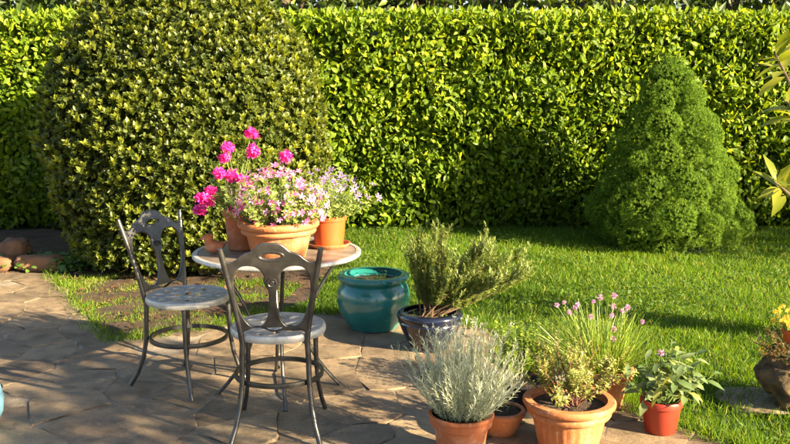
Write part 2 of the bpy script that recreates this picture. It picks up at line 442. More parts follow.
def inside(poly, x, y):
    r = np.zeros(np.shape(x), bool); n = len(poly)
    for i in range(n):
        (x1, y1), (x2, y2) = poly[i], poly[(i + 1) % n]
        c = ((y1 > y) != (y2 > y)) & (x < (x2 - x1) * (y - y1) / ((y2 - y1) or 1e-9) + x1)
        r ^= c
    return r

# ------------------------------------------------------------------ the setting: ground, bed, patio
PATIO = [(-6.5, 0.4), (2.2, 0.4), (2.1, 2.6), (1.50, 3.30), (1.12, 3.72), (1.05, 4.15), (0.80, 4.65), (0.62, 5.10), (0.15, 5.42), (-0.50, 5.52), (-1.69, 4.86),
         (-2.78, 6.72), (-6.5, 6.72)]
BED = [(-2.78, 6.72), (-1.69, 4.86), (-0.95, 5.27), (-0.62, 5.9), (-0.55, 7.0), (-0.7, 8.9), (-6.4, 9.0), (-6.4, 6.72)]

def sheet(name, poly, z0, z1, mat):
    bm = bmesh.new()
    vs = [bm.verts.new((x, y, z1)) for x, y in poly]
    f = bm.faces.new(vs)
    g = bmesh.ops.extrude_face_region(bm, geom=[f])
    for v in g['geom']:
        if isinstance(v, bmesh.types.BMVert): v.co.z = z0
    bmesh.ops.recalc_face_normals(bm, faces=bm.faces)
    me = bpy.data.meshes.new(name); bm.to_mesh(me); bm.free(); me.materials.append(mat)
    return link(bpy.data.objects.new(name, me))

n = 90
gx = np.linspace(-1, 1, n); gx = np.sign(gx) * (np.abs(gx) ** 2.2) * 120
X, Y = np.meshgrid(gx, gx + 6)
Z = sm_noise(X, Y, 0.9, 1) * 0.012 - 0.004
V = np.stack([X, Y, Z], -1).reshape(-1, 3)
i = np.arange(n - 1)[:, None] * n + np.arange(n - 1)[None]
i = i.ravel()
T = np.concatenate([np.stack([i, i + 1, i + n + 1], 1), np.stack([i, i + n + 1, i + n], 1)])
ground = setting(mesh_np('lawn_ground', V, T, M['lawn'], smooth=True))

# planting bed: a low heaped sheet of soil
def bed_mesh():
    xs = np.arange(-6.5, -0.4, 0.07); ys = np.arange(4.8, 9.1, 0.07)
    X, Y = np.meshgrid(xs, ys)
    k = len(xs)
    Z = 0.030 + 0.012 * sm_noise(X, Y, 9, 3) + 0.008 * sm_noise(X, Y, 30, 4)
    V = np.stack([X, Y, Z], -1).reshape(-1, 3)
    i = (np.arange(len(ys) - 1)[:, None] * k + np.arange(k - 1)[None]).ravel()
    T = np.concatenate([np.stack([i, i + 1, i + k + 1], 1), np.stack([i, i + k + 1, i + k], 1)])
    c = V[T].mean(1)
    T = T[inside(BED, c[:, 0], c[:, 1]) & ~inside(PATIO, c[:, 0], c[:, 1])]
    return mesh_np('planting_bed_soil', V, T, M['soil'], smooth=True)
setting(bed_mesh())

patio = setting(sheet('patio', PATIO, -0.06, 0.031, M['mortar']))

def clip(poly, p, nrm):
    out = []
    for i in range(len(poly)):
        a, b = poly[i], poly[(i + 1) % len(poly)]
        da = (a[0] - p[0]) * nrm[0] + (a[1] - p[1]) * nrm[1]; db = (b[0] - p[0]) * nrm[0] + (b[1] - p[1]) * nrm[1]
        if da <= 0: out.append(a)
        if (da < 0 < db) or (db < 0 < da):
            t = da / (da - db); out.append((a[0] + (b[0] - a[0]) * t, a[1] + (b[1] - a[1]) * t))
    return out

def flagstones():
    r = random.Random(21)
    seeds = []
    tries = 0
    while tries < 14000:
        tries += 1
        x, y = r.uniform(-6.7, 2.4), r.uniform(0.2, 6.9)
        w = r.choice((0.15, 0.22, 0.30))
        if all((x - a) ** 2 + (y - b) ** 2 > ((w + c) * .82) ** 2 for a, b, c in seeds): seeds.append((x, y, w))
    for (x, y, w) in seeds:
        poly = PATIO
        for (a, b, c) in seeds:
            if (a, b) == (x, y) or (a - x) ** 2 + (b - y) ** 2 > 2.6: continue
            d = math.hypot(a - x, b - y)
            t = (d * d + w * w - c * c) / (2 * d)             # power diagram: large and small slabs
            nx, ny = (a - x) / d, (b - y) / d
            g = r.uniform(0.003, 0.008)
            ang = r.gauss(0, 0.05); nx, ny = nx * math.cos(ang) - ny * math.sin(ang), nx * math.sin(ang) + ny * math.cos(ang)
            poly = clip(poly, (x + nx * (t - g), y + ny * (t - g)), (nx, ny))
            if len(poly) < 3: break
        if len(poly) < 3: continue
        area = abs(sum(poly[i][0] * poly[(i + 1) % len(poly)][1] - poly[(i + 1) % len(poly)][0] * poly[i][1] for i in range(len(poly)))) / 2
        if area < 0.01: continue
        polys = [poly]
        if area > .17 and r.random() < .75:                   # broken slabs
            mx = sum(p[0] for p in poly) / len(poly) + r.gauss(0, .07); my = sum(p[1] for p in poly) / len(poly) + r.gauss(0, .07)
            a = r.uniform(0, math.pi); nn = (math.cos(a), math.sin(a)); g = r.uniform(.003, .008)
            polys = [clip(poly, (mx - nn[0] * g, my - nn[1] * g), nn), clip(poly, (mx + nn[0] * g, my + nn[1] * g), (-nn[0], -nn[1]))]
        for poly in polys:
            if len(poly) > 2: slab(r, poly, y > 2.6)

def wave(x, y):
    return (x + .020 * math.sin(y * 13 + x * 4) + .011 * math.sin(x * 29 - y * 17), y + .020 * math.sin(x * 11 - y * 5 + 2) + .011 * math.sin(y * 27 + x * 19 + 1))

def slab(r, poly, near):
        pts = []
        for i in range(len(poly)):
            a, b = poly[i], poly[(i + 1) % len(poly)]
            L = math.hypot(b[0] - a[0], b[1] - a[1]); k = max(1, int(L / (0.05 if near else 0.2)))
            for j in range(k):
                t = j / k
                q = 0.003 if (j or L > 0.03) else 0
                wx, wy = wave(a[0] + (b[0] - a[0]) * t, a[1] + (b[1] - a[1]) * t); pts.append((wx + r.gauss(0, q), wy + r.gauss(0, q)))
        cx = sum(p[0] for p in pts) / len(pts); cy = sum(p[1] for p in pts) / len(pts)
        tx, ty, h = r.gauss(0, 0.006), r.gauss(0, 0.006), 0.036 + r.gauss(0, 0.0025)
        bm = bmesh.new()
        def ring(ins, z):
            vs = []
            for px, py in pts:
                dx, dy = cx - px, cy - py; dd = math.hypot(dx, dy) or 1
                m = min(ins, dd * .5)
                vs.append(bm.verts.new((px + dx / dd * m - cx, py + dy / dd * m - cy, z + tx * (px - cx) + ty * (py - cy))))
            return vs
        r0, r1, r2 = ring(0, 0.012), ring(0.001, h - 0.004), ring(0.007, h)
        m = len(pts)
        for A, B in ((r0, r1), (r1, r2)):
            for i in range(m):
                try: bm.faces.new((A[i], A[(i + 1) % m], B[(i + 1) % m], B[i]))
                except ValueError: pass
        top = bm.faces.new(r2)
        bmesh.ops.triangulate(bm, faces=[top], ngon_method='EAR_CLIP')
        bmesh.ops.recalc_face_normals(bm, faces=bm.faces)
        me = bpy.data.meshes.new('flagstone'); bm.to_mesh(me); bm.free(); me.materials.append(M['stone'])
        link(bpy.data.objects.new('flagstone', me), patio, (cx, cy, 0))
flagstones()

# lawn grass
def grass_field(name, x0, x1, y0, y1, dens, h0, h1, ok, rn=None):
    cnt = int((x1 - x0) * (y1 - y0) * dens)
    x = rng.uniform(x0, x1, cnt); y = rng.uniform(y0, y1, cnt)
    k = ok(x, y) & (rng.random(cnt) < np.clip(5.2 / np.maximum(y, 3), .45, 1.0))
    x, y = x[k], y[k]; m = len(x)
    cl = np.clip(.55 + .6 * sm_noise(x, y, 3.2, 8) + .5 * sm_noise(x, y, 11, 9), .05, 1.6)
    ln = (h0 + (h1 - h0) * rng.random(m)) * (.6 + .5 * cl)
    wd = rng.uniform(.0028, .0055, m) * (1 + np.maximum(0, y - 4.5) * .12)
    d = rand_dir(m); d[:, 2] = np.abs(d[:, 2]) * .9 + .75
    sc_ = np.stack([ln, wd, ln], 1)
    up = rand_dir(m); up[:, 2] = np.abs(up[:, 2]) * -.2
    rr = np.clip(.36 + .22 * sm_noise(x, y, 2.1, 12) + rng.normal(0, .22, m), 0, 1)
    rr[rng.random(m) < .06] = 1.0
    if rn is not None: rr = np.clip(rr + rn, 0, 1)
    return batch(BLADE, np.stack([x, y, np.full(m, .004)], 1), d, up, sc_, rr)
def lawn_ok(x, y):
    vis = (np.abs(x) < y * .50 + .55)
    return vis & ~inside(PATIO, x, y) & ~inside(BED, x, y) & (((x - 2.62) ** 2 + (y - 8.15) ** 2) > .35)
def clover(n):
    x = rng.uniform(-1.2, 6, n); y = rng.uniform(3.0, 9.2, n)
    k = lawn_ok(x, y) & (sm_noise(x, y, 3.1, 55) + .5 * sm_noise(x, y, 8, 56) > .35); x, y = x[k], y[k]; m = len(x)
    u = rand_dir(m) * .6; u[:, 2] = 1
    d = rand_dir(m); d[:, 2] *= .3
    return batch(leaf_t(.85, .04, .05), np.stack([x, y, rng.uniform(.02, .055, m)], 1), d, u, rng.uniform(.014, .03, m), None, 1)
lawn = cloud('lawn_grass', [clover(42000), grass_field('g', -1.2, 6.2, 3.0, 9.6, 6800, .028, .075, lawn_ok)], [M['grass'], M['weed']])
tag(lawn, 'short mown green grass of the lawn beyond the patio', 'grass', kind='stuff')

# tufts of longer grass where the lawn meets the slabs
def edge_pts(k, pts):
    seg = rng.integers(0, len(pts) - 1, k); t = rng.random(k)
    P0 = np.array(pts)[seg]; P1 = np.array(pts)[seg + 1]
    return P0 + (P1 - P0) * t[:, None] + rng.normal(0, .035, (k, 2))
ep = np.r_[edge_pts(5200, PATIO[2:11]), edge_pts(1500, PATIO[9:12])]
dd = rand_dir(len(ep)); dd[:, 2] = np.abs(dd[:, 2]) + .9
el = rng.uniform(.04, .11, len(ep))
edge = cloud('edge_grass', [batch(BLADE, np.c_[ep, np.full(len(ep), .01)], dd, rand_dir(len(ep)), np.stack([el, np.full(len(ep), .0045), el], 1))], M['grass'])
tag(edge, 'longer grass tufts fringing the lawn side of the patio', 'grass', kind='stuff')

# bright grass patch and leaf litter in the bed
def patch_ok(x, y): return inside([(-2.72, 6.55), (-1.86, 5.16), (-1.4, 5.30), (-.9, 5.42), (-.7, 6.4), (-2.0, 6.75)], x, y)
pg = cloud('bed_grass', [grass_field('g', -2.8, -.6, 5.3, 6.8, 13000, .03, .07, patch_ok, .22)], M['grass'])
tag(pg, 'bright grassy ground cover between the paved path and the round bush', 'ground cover', kind='stuff')
m_ = 1000
lx = rng.uniform(-3.2, -0.6, m_); ly = rng.uniform(4.9, 7.4, m_)
k_ = inside(BED, lx, ly) & ~inside(PATIO, lx, ly); lx, ly = lx[k_], ly[k_]
ld = rand_dir(len(lx)); ld[:, 2] *= .25
lu = rand_dir(len(lx)) * .5; lu[:, 2] = 1
lit = cloud('leaf_litter', [batch(LEAF4, np.stack([lx, ly, .042 + .02 * rng.random(len(lx))], 1), ld, lu, rng.uniform(.03, .065, len(lx)))], M['litter'])
tag(lit, 'dry brown fallen leaves scattered on the soil below the round bush', 'leaf litter', kind='stuff')

# edging stones at the end of the path
def lumpy(name, size, mat, parent=None, seed=0, sub=3, amp=.12, box=.75, loc=None, rot=None, rough=0):
    bm = bmesh.new(); bmesh.ops.create_icosphere(bm, subdivisions=sub, radius=1)
    r = np.random.default_rng(seed); ph = r.uniform(0, 6.28, (6, 3)); fr = r.uniform(1.5, 5, (6, 3))
    for v in bm.verts:
        c = v.co; m = max(abs(c.x), abs(c.y), abs(c.z))
        p = c.lerp(c / m, box)
        q = sum(math.sin(fr[i][0] * c.x + ph[i][0]) * math.sin(fr[i][1] * c.y + ph[i][1]) * math.sin(fr[i][2] * c.z + ph[i][2]) for i in range(6)) * amp
        if rough: q += rough * sum(math.sin(k * 7.3 * c.x + k) * math.sin(k * 6.1 * c.y + 2 * k) * math.sin(k * 6.7 * c.z + 3 * k) / k ** .5 for k in (1, 2, 3, 4))
        p = p * (1 + q)
        v.co = (p.x * size[0], p.y * size[1], p.z * size[2])
    for f in bm.faces: f.smooth = True
    me = bpy.data.meshes.new(name); bm.to_mesh(me); bm.free(); me.materials.append(mat)
    return link(bpy.data.objects.new(name, me), parent, loc, rot)
for j, (x, y, sx, sz, lb) in enumerate([
        (-2.93, 6.86, .185, .066, 'long reddish brown edging stone at the bed end of the path kerb'),
        (-3.32, 6.86, .18, .060, 'reddish brown edging stone behind the path, next to the long one'),
        (-3.72, 6.88, .19, .064, 'reddish brown edging stone behind the path, further along the kerb'),
        (-4.12, 6.88, .19, .062, 'reddish brown edging stone at the far end of the path kerb')]):
    tag(lumpy('edging_stone', (sx, .075, sz), M['brick'], None, 30 + j, 3, .05, .8, (x, y, .03 + sz)), lb, 'stone', 'edging stones behind the path')
tag(lumpy('boulder', (.13, .12, .12), M['brick'], None, 51, 4, .10, .3, (-3.24, 7.10, .15), None, .03), 'rounded reddish boulder behind the edging stones under the hedge', 'boulder')

# ------------------------------------------------------------------ hedge
def hedge():
    X0, X1, Y0, Y1, H = -6.5, 8.0, 9.05, 10.35, 2.29
    root = thing('laurel_hedge', 'tall clipped laurel hedge with glossy yellow green leaves closing off the lawn', 'hedge', (0, 9.7, 0))
    root.location = (0, 0, 0)
    def front(n, d0, d1):
        x = rng.uniform(X0, X1, n); z = H * rng.random(n) ** .95
        bul = .07 * sm_noise(x, z, 2.4, 31) + .05 * sm_noise(x, z, 6, 32)
        taper = .10 * (z / H) ** 3 + .10 * np.exp(-z / .12)
        y = Y0 + bul + taper + rng.uniform(d0, d1, n)
        return np.stack([x, y, z + .02], 1)
    def top(n, d0, d1):
        x = rng.uniform(X0, X1, n); y = rng.uniform(Y0, Y1, n)
        z = H + .03 * sm_noise(x, y, 3, 33) - rng.uniform(d0, d1, n) - .10 * np.clip((Y0 + .25 - y) / .25, 0, 1) ** 2
        return np.stack([x, y, z], 1)
    B = []
    p = front(44000, -.03, .12); k = len(p)
    d = norm(rng.normal(size=(k, 3)) * .62 + np.array([.1, -.40, .5])); u = norm(rng.normal(size=(k, 3)) * .45 + np.array([.6, -.75, .35]))
    r = np.clip(rng.normal(.44, .26, k) + .34 * (p[:, 2] / H - .5) + .12 * sm_noise(p[:, 0], p[:, 2], 3, 36), 0, 1)  # leaf colour lightens with height: light on the upper hedge put into colour
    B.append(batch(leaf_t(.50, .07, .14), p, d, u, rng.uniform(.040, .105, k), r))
    p = front(15000, .08, .26); k = len(p)
    d = norm(rng.normal(size=(k, 3)) + np.array([0, -.3, .2])); u = norm(rng.normal(size=(k, 3)) * .6 + np.array([0, -1, .2]))
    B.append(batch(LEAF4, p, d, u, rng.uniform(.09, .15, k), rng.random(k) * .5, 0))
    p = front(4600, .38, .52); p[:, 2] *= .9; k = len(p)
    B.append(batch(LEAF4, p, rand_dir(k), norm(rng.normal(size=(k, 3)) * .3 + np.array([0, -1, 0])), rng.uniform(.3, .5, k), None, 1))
    p = top(9500, -.03, .10); k = len(p)
    d = norm(rng.normal(size=(k, 3)) * .6 + np.array([0, -.1, .75])); u = norm(rng.normal(size=(k, 3)) * .6 + np.array([0, -.6, .4]))
    B.append(batch(LEAF, p, d, u, rng.uniform(.06, .11, k), np.clip(rng.normal(.62, .22, k), 0, 1)))
    p = top(5500, .12, .3); p[:, 1] = np.maximum(p[:, 1], Y0 + .3); k = len(p)
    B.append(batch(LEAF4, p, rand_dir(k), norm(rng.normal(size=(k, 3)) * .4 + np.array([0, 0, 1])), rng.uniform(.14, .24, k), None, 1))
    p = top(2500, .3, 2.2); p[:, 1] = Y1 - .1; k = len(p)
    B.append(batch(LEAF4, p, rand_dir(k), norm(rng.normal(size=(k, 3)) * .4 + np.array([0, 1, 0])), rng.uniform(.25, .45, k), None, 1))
    cloud('foliage', B, [M['hedge'], M['hedge_in']], root, kind='stuff')
    mb = MB()
    for x in np.arange(X0 + .3, X1, .55):
        for q in range(4):
            a = Vector((x + random.uniform(-.1, .1), 9.75, 0)); b = a + Vector((random.uniform(-.45, .45), random.uniform(-.45, .35), random.uniform(1.2, 2.05)))
            mid = a.lerp(b, .5) + Vector((random.uniform(-.1, .1), random.uniform(-.1, .1), .1))
            mb.tube([a, mid, b], [.022, .015, .006], 5)
    mb.build('stem', M['bark'], root)
hedge()

# ------------------------------------------------------------------ round clipped bush
def bush():
    c = np.array([-1.76, 7.30, 0.0]); zc = 1.12
    root = thing('clipped_round_bush', 'large clipped egg shaped evergreen bush with pale upright shoots, behind the table', 'bush', tuple(c))
    def surf(n, inset0, inset1):
        d = rand_dir(int(n * 1.1))[:n]
        ax = np.where(d[:, 2] > 0, 1.34, 1.5)
        e = 2.05
        q = (np.abs(d[:, 0] / 1.14) ** e + np.abs(d[:, 1] / 1.14) ** e + np.abs(d[:, 2] / ax) ** e) ** (-1 / e)
        p = d * q[:, None]
        p *= (1 + .022 * sm_noise(p[:, 0] + p[:, 1], p[:, 2], 5, 40) + .02 * sm_noise(p[:, 0] - p[:, 1], p[:, 2], 9, 41))[:, None]
        nr = norm(np.stack([np.sign(d[:, 0]) * np.abs(d[:, 0] / 1.14) ** (e - 1) / 1.14, np.sign(d[:, 1]) * np.abs(d[:, 1] / 1.14) ** (e - 1) / 1.14,
                            np.sign(d[:, 2]) * np.abs(d[:, 2] / ax) ** (e - 1) / ax], 1))
        p = p - nr * rng.uniform(inset0, inset1, n)[:, None]
        p[:, 2] += zc
        keep = p[:, 2] > .12
        return p[keep], nr[keep]
    B = []
    for q in range(4):
        p, nr = surf(3500, -.015, .09); k = len(p)
        d = norm(nr * .75 + np.array([0, 0, .45]) + rng.normal(size=(k, 3)) * .32)
        B.append(batch(SHOOTS[q], p, d, rand_dir(k), rng.uniform(.028, .060, k), None, 0))
        p, nr = surf(1000, -.035, .02); k = len(p)
        d = norm(nr * .45 + np.array([0, 0, .8]) + rng.normal(size=(k, 3)) * .2)
        B.append(batch(SHOOT_UP[q], p, d, rand_dir(k), rng.uniform(.026, .060, k), None, 1))
    p, nr = surf(9000, .06, .22); k = len(p)
    B.append(batch(LEAF4, p, norm(rng.normal(size=(k, 3)) + nr * .3), norm(rng.normal(size=(k, 3)) * .6 + nr), rng.uniform(.07, .13, k), None, 0))
    p, nr = surf(3500, .25, .4); k = len(p)
    B.append(batch(LEAF4, p, rand_dir(k), norm(rng.normal(size=(k, 3)) * .3 + nr), rng.uniform(.25, .42, k), None, 0))
    cloud('foliage', B, [M['bush'], M['bushtip']], root, kind='stuff')
    # the pale new shoots that stand out on the side in view
    sm = []
    for q in range(4):
        o = mesh_np('leaf_shoot', *SHOOT_UP[q], M['bushtip_o'], root); sm.append(o.data)
        bpy.data.objects.remove(o)
    p, nr = surf(2600, -.045, -.015)
    vis = (nr[:, 1] < -.15); p, nr = p[vis][:300], nr[vis][:300]
    for a, b in zip(p, nr):
        d = Vector(b * .5 + np.array([0, 0, .85]) + rng.normal(size=3) * .16).normalized()
        o = bpy.data.objects.new('leaf_shoot', random.choice(sm))
        link(o, root, a, (Matrix.Rotation(0, 3, 'X') @ d.to_track_quat('X', 'Z').to_matrix() @ Matrix.Rotation(random.uniform(0, 6.28), 3, 'X')).to_euler())
        s = random.uniform(.042, .075); o.scale = (s, s, s)
    mb = MB()
    for q in range(9):
        a = Vector((random.uniform(-.2, .2), random.uniform(-.2, .2), 0)); t = random.uniform(0, 6.28); rr = random.uniform(.4, .9)
        b = Vector((math.cos(t) * rr, math.sin(t) * rr, random.uniform(.8, 2.0)))
        mb.tube([a, a.lerp(b, .5) + Vector((0, 0, .15)), b], [.035, .024, .008], 6)
    mb.build('trunk', M['bark'], root)
bush()

# ------------------------------------------------------------------ dwarf spruce
def spruce():
    base = np.array([2.62, 8.15, 0]); H = 1.86
    root = thing('dwarf_spruce', 'dense conical dwarf spruce with lumpy dark green needles on the lawn', 'conifer', tuple(base))
    def rad(z):
        t = np.clip(z / H, 0, 1)
        return .80 * np.clip(1 - t, 0, 1) ** .70 * np.clip(.55 + t * 3.2, 0, 1) 
    C, Rr = [], []
    tries = 0
    while len(C) < 170 and tries < 40000:
        tries += 1
        z = rng.uniform(.13, H - .17) if rng.random() < .8 else rng.uniform(.13, .9)
        a = rng.uniform(0, 6.283)
        lr = (.075 + .085 * (1 - z / H)) * rng.uniform(.65, 1.4)
        rr = max(rad(z) - .08 - lr * .18, 0) + rng.normal(0, .03)
        c = np.array([rr * math.cos(a), rr * math.sin(a), z])
        if all(np.linalg.norm(c - q) > .80 * (lr + w) for q, w in zip(C, Rr)):
            C.append(c); Rr.append(lr)
    C.append(np.array([0, 0, H - .07])); Rr.append(.055); C.append(np.array([0.01, 0, H - .14])); Rr.append(.09)
    C = np.array(C); Rr = np.array(Rr)
    P, N = [], []
    for c, w in zip(C, Rr):
        k = int(3400 * w * w * 12.57)
        d = rand_dir(k); d[:, 2] *= .85
        d = norm(d)
        ax = norm(np.array([c[0], c[1], .02]))
        p = c + d * w * (1 + .035 * rng.normal(size=(k, 1)))
        keep = (d @ ax > -.55)
        p, d = p[keep], d[keep]
        D = np.linalg.norm(p[:, None] - C[None], axis=2)
        ok = (D < Rr[None] * .93).sum(1) == 0
        P.append(p[ok]); N.append(d[ok])
    P = np.concatenate(P); N = np.concatenate(N)
    k = P[:, 2] > .02; P, N = P[k], N[k]; k = len(P)
    d = norm(N + np.array([0, 0, .3]) + rng.normal(size=(k, 3)) * .3)
    B = [batch(TUFT, P, d, rand_dir(k), rng.uniform(.015, .027, k), np.clip(rng.normal(.5, .22, k), 0, 1))]
    m = 4500
    z = rng.uniform(.05, H - .2, m); a = rng.uniform(0, 6.283, m); rr = np.maximum(rad(z) - .30, .01)
    p = np.stack([rr * np.cos(a), rr * np.sin(a), z], 1); nr = norm(np.stack([np.cos(a), np.sin(a), .4 + 0 * a], 1))
    B.append(batch(LEAF4, p, rand_dir(m), norm(rng.normal(size=(m, 3)) * .35 + nr), rng.uniform(.12, .2, m), rng.random(m) * .25))
    cloud('crown', B, M['spruce'], root, kind='stuff')
    MB().tube([(0, 0, 0), (.01, 0, .8), (0, 0, 1.7)], [.06, .045, .008], 8).build('trunk', M['bark'], root)
spruce()

# ------------------------------------------------------------------ trees (behind the hedge, and unseen ones added for shade at the sunny side)
def tree(name, label, loc, th, crown, n, leaf=.16, clumps=40, mat='tree', group=None, gap=.0, trunk=.14, lean=(0, 0), limbs=True):
    """crown = (cz, rx, ry, rz)"""
    root = thing(name, label, 'tree', loc, 0, group)
    cz, rx, ry, rz = crown
    mb = MB()
    tp = Vector((lean[0], lean[1], th))
    mb.tube([(0, 0, -.05), (lean[0] * .3 + random.uniform(-.06, .06), lean[1] * .3, th * .45), tp], [trunk, trunk * .75, trunk * .35], 9)
    d = rand_dir(clumps); q = rng.random((clumps, 1)) ** .4
    cc = d * q * np.array([rx, ry, rz]) + np.array([lean[0], lean[1], cz])
    for i in range(0, clumps, 2):
        s = Vector((lean[0] * .6, lean[1] * .6, th * random.uniform(.45, .9))); e = Vector(cc[i])
        mb.tube([s, s.lerp(e, .5) + Vector((0, 0, random.uniform(-.05, .2))), e], [trunk * .3, trunk * .18, .008], 5)
    mb.build('trunk', M['bark'], root)
    k = n // clumps
    B = []
    cr = .42 * (rx * ry * rz) ** (1 / 3)
    for c in cc:
        p = c + rng.normal(size=(k, 3)) * cr * np.array([.5, .5, .38])
        dd = norm(rng.normal(size=(k, 3)) + np.array([0, 0, -.1])); uu = norm(rng.normal(size=(k, 3)) * .7 + np.array([0, 0, .8]))
        B.append(batch(LEAF4, p, dd, uu, rng.uniform(.6, 1.1, k) * leaf, np.clip(rng.normal(.45, .28, k), 0, 1)))
    cloud('crown', B, M[mat], root, kind='stuff')
    return root
BT = [(-7.5, 14.2, 'dark leafy tree rising behind the hedge, left of the round bush'),
      (-4.6, 15.0, 'dark leafy tree behind the hedge, above the round bush'),
      (-1.9, 13.9, 'slim dark tree behind the hedge, just right of the round bush'),
      (0.7, 15.2, 'leafy tree behind the middle of the hedge'),
      (3.0, 14.1, 'leafy tree behind the hedge, left of the dwarf spruce tip'),
      (5.6, 15.0, 'leafy tree behind the hedge, right of the dwarf spruce tip'),
      (8.4, 14.4, 'leafy tree behind the far right end of the hedge')]
for j, (x, y, lb) in enumerate(BT):
    tree('background_tree', lb, (x, y, 0), random.uniform(3.4, 4.4), (3.3, 1.75, 1.5, 2.2), 3000, .24, 46, group='trees behind the hedge', trunk=random.uniform(.11, .2), lean=(random.uniform(-.3, .3), 0))
for j, (x, y) in enumerate([(-9, 19.5), (-3.2, 20), (2.2, 19.2), (7.4, 20), (12.5, 19)]):
    tree('background_tree', 'tall dark tree in the back row far behind the hedge', (x, y, 0), 5, (4.2, 3.2, 2.0, 3.6), 3600, .42, 60, group='trees in the back row', trunk=.22)
# unseen trees added at the sunny side, shaped to shade hedge, spruce, lawn and patio
tree('unseen_shade_tree', 'broad unseen leafy tree added for shade at the sunny end of the hedge', (9.4, 4.9, 0), 3.0, (2.5, 1.2, 1.6, .9), 2200, .15, 34, group='unseen trees added for shade', trunk=.13)
tree('unseen_shade_tree', 'unseen leafy tree added for shade on the sunny side of the lawn', (8.2, 8.0, 0), 2.2, (1.9, 1.3, 1.0, .9), 2200, .15, 26, group='unseen trees added for shade', trunk=.13)
tree('unseen_shade_tree', 'loose unseen airy tree added for shade on the sunny side of the patio', (5.5, 0.0, 0), 3.3, (3.25, .9, .7, .35), 750, .13, 22, group='unseen trees added for shade', trunk=.10)
tree('unseen_shade_tree', 'smaller unseen airy tree added for shade on the sunny side of the patio, furthest from the hedge', (4.7, -0.35, 0), 3.0, (3.0, .9, .9, .5), 850, .13, 22, group='unseen trees added for shade', trunk=.10)

# ------------------------------------------------------------------ broad-leaved shrub reaching in from the side
def broad_shrub():
    root = thing('broad_leaved_shrub', 'broad leaved shrub with long yellow green leaves reaching in beside the lawn', 'shrub', (2.83, 4.75, 0))
    mb = MB()
    tips = []
    for j, e in enumerate([(-.86, -.25, 1.70), (-.80, -.22, 1.02), (-.62, .1, 1.44), (-.3, .3, 1.95), (.1, -.2, 2.1), (.4, .2, 1.8), (-.1, -.4, 1.5), (.45, -.3, 1.3), (0, .4, 1.3), (-.2, .05, 2.2)]):
        e = Vector(e); s = Vector((random.uniform(-.05, .05), random.uniform(-.05, .05), .0))
        mid = s.lerp(e, .45) + Vector((random.uniform(-.05, .05), random.uniform(-.05, .05), .18))
        mb.tube([s, mid * .5 + s * .5 + Vector((0, 0, .05)), mid, s.lerp(e, .78) + Vector((0, 0, .1)), e], [.028, .024, .016, .010, .005], 6)
        tips.append((e, (e - mid).normalized(), j))
    mb.build('stem', M['bark'], root)
    L = leaf_t(.32, .05, .22)
    o = mesh_np('leaf', *L, M['bigleaf'], root, smooth=True); me = o.data; bpy.data.objects.remove(o)
    for e, d, j in tips:
        for q in range(15 if j < 3 else 11):
            a = q * 2.4 + random.uniform(-.3, .3); t = R(random.uniform(35, 85))
            perp = d.orthogonal().normalized(); perp = Matrix.Rotation(a, 3, d) @ perp
            v = (d * math.cos(t) + perp * math.sin(t)).normalized()
            c = bpy.data.objects.new('leaf', me)
            link(c, root, e - d * random.uniform(0, .16), (v.to_track_quat('X', 'Z').to_matrix() @ Matrix.Rotation(random.uniform(-.5, .5), 3, 'X')).to_euler())
            s = random.uniform(.13, .20); c.scale = (s, s, s)
broad_shrub()

# ------------------------------------------------------------------ bistro table and chairs
def table():
    root = thing('round_bistro_table', 'round bistro table with pale stone top and curved iron legs, holding flower pots', 'table', (-.565, 4.02, .036))
    h = .70
    MB().lathe([(0, h - .012), (.372, h - .012), (.376, h - .006), (.376, h), (.37, h + .003), (0, h + .003)], 64).build('table_top', M['tabletop'], root)
    MB().lathe([(.377, h - .016), (.398, h - .016), (.402, h - .012), (.402, h - .002), (.398, h + .003), (.385, h + .005), (.377, h + .003)], 64, closed=True).build('rim', M['alu'], root)
    for q in range(4):
        a = R(12 + 90 * q)
        pts = []
        for t in np.linspace(0, 1, 15):
            z = (h - .022) * (1 - t)
            r_ = .07 + .25 * (1 - t) ** 2.2 * 1.0 + (.25 * max(0, t - .45) ** 1.6 * 2.4)
            pts.append((r_ * math.cos(a), r_ * math.sin(a), z + .006))
        MB().tube(pts, .0115, 8, .8).build('leg', M['iron'], root)
    MB().lathe([(.082, .29), (.098, .29), (.098, .312), (.082, .312)], 28, closed=True).build('collar', M['iron'], root)
    MB().lathe([(.29, h - .034), (.312, h - .034), (.312, h - .022), (.29, h - .022)], 40, closed=True).build('apron_ring', M['iron'], root)
    return root
table()

def ell(cx, cy, a, b, n=28, p=2.0, rot=0):
    o = []
    for i in range(n):
        t = 2 * math.pi * i / n
        x = a * math.copysign(abs(math.cos(t)) ** (2 / p), math.cos(t)); y = b * math.copysign(abs(math.sin(t)) ** (2 / p), math.sin(t))
        o.append((cx + x * math.cos(rot) - y * math.sin(rot), cy + x * math.sin(rot) + y * math.cos(rot)))
    return o

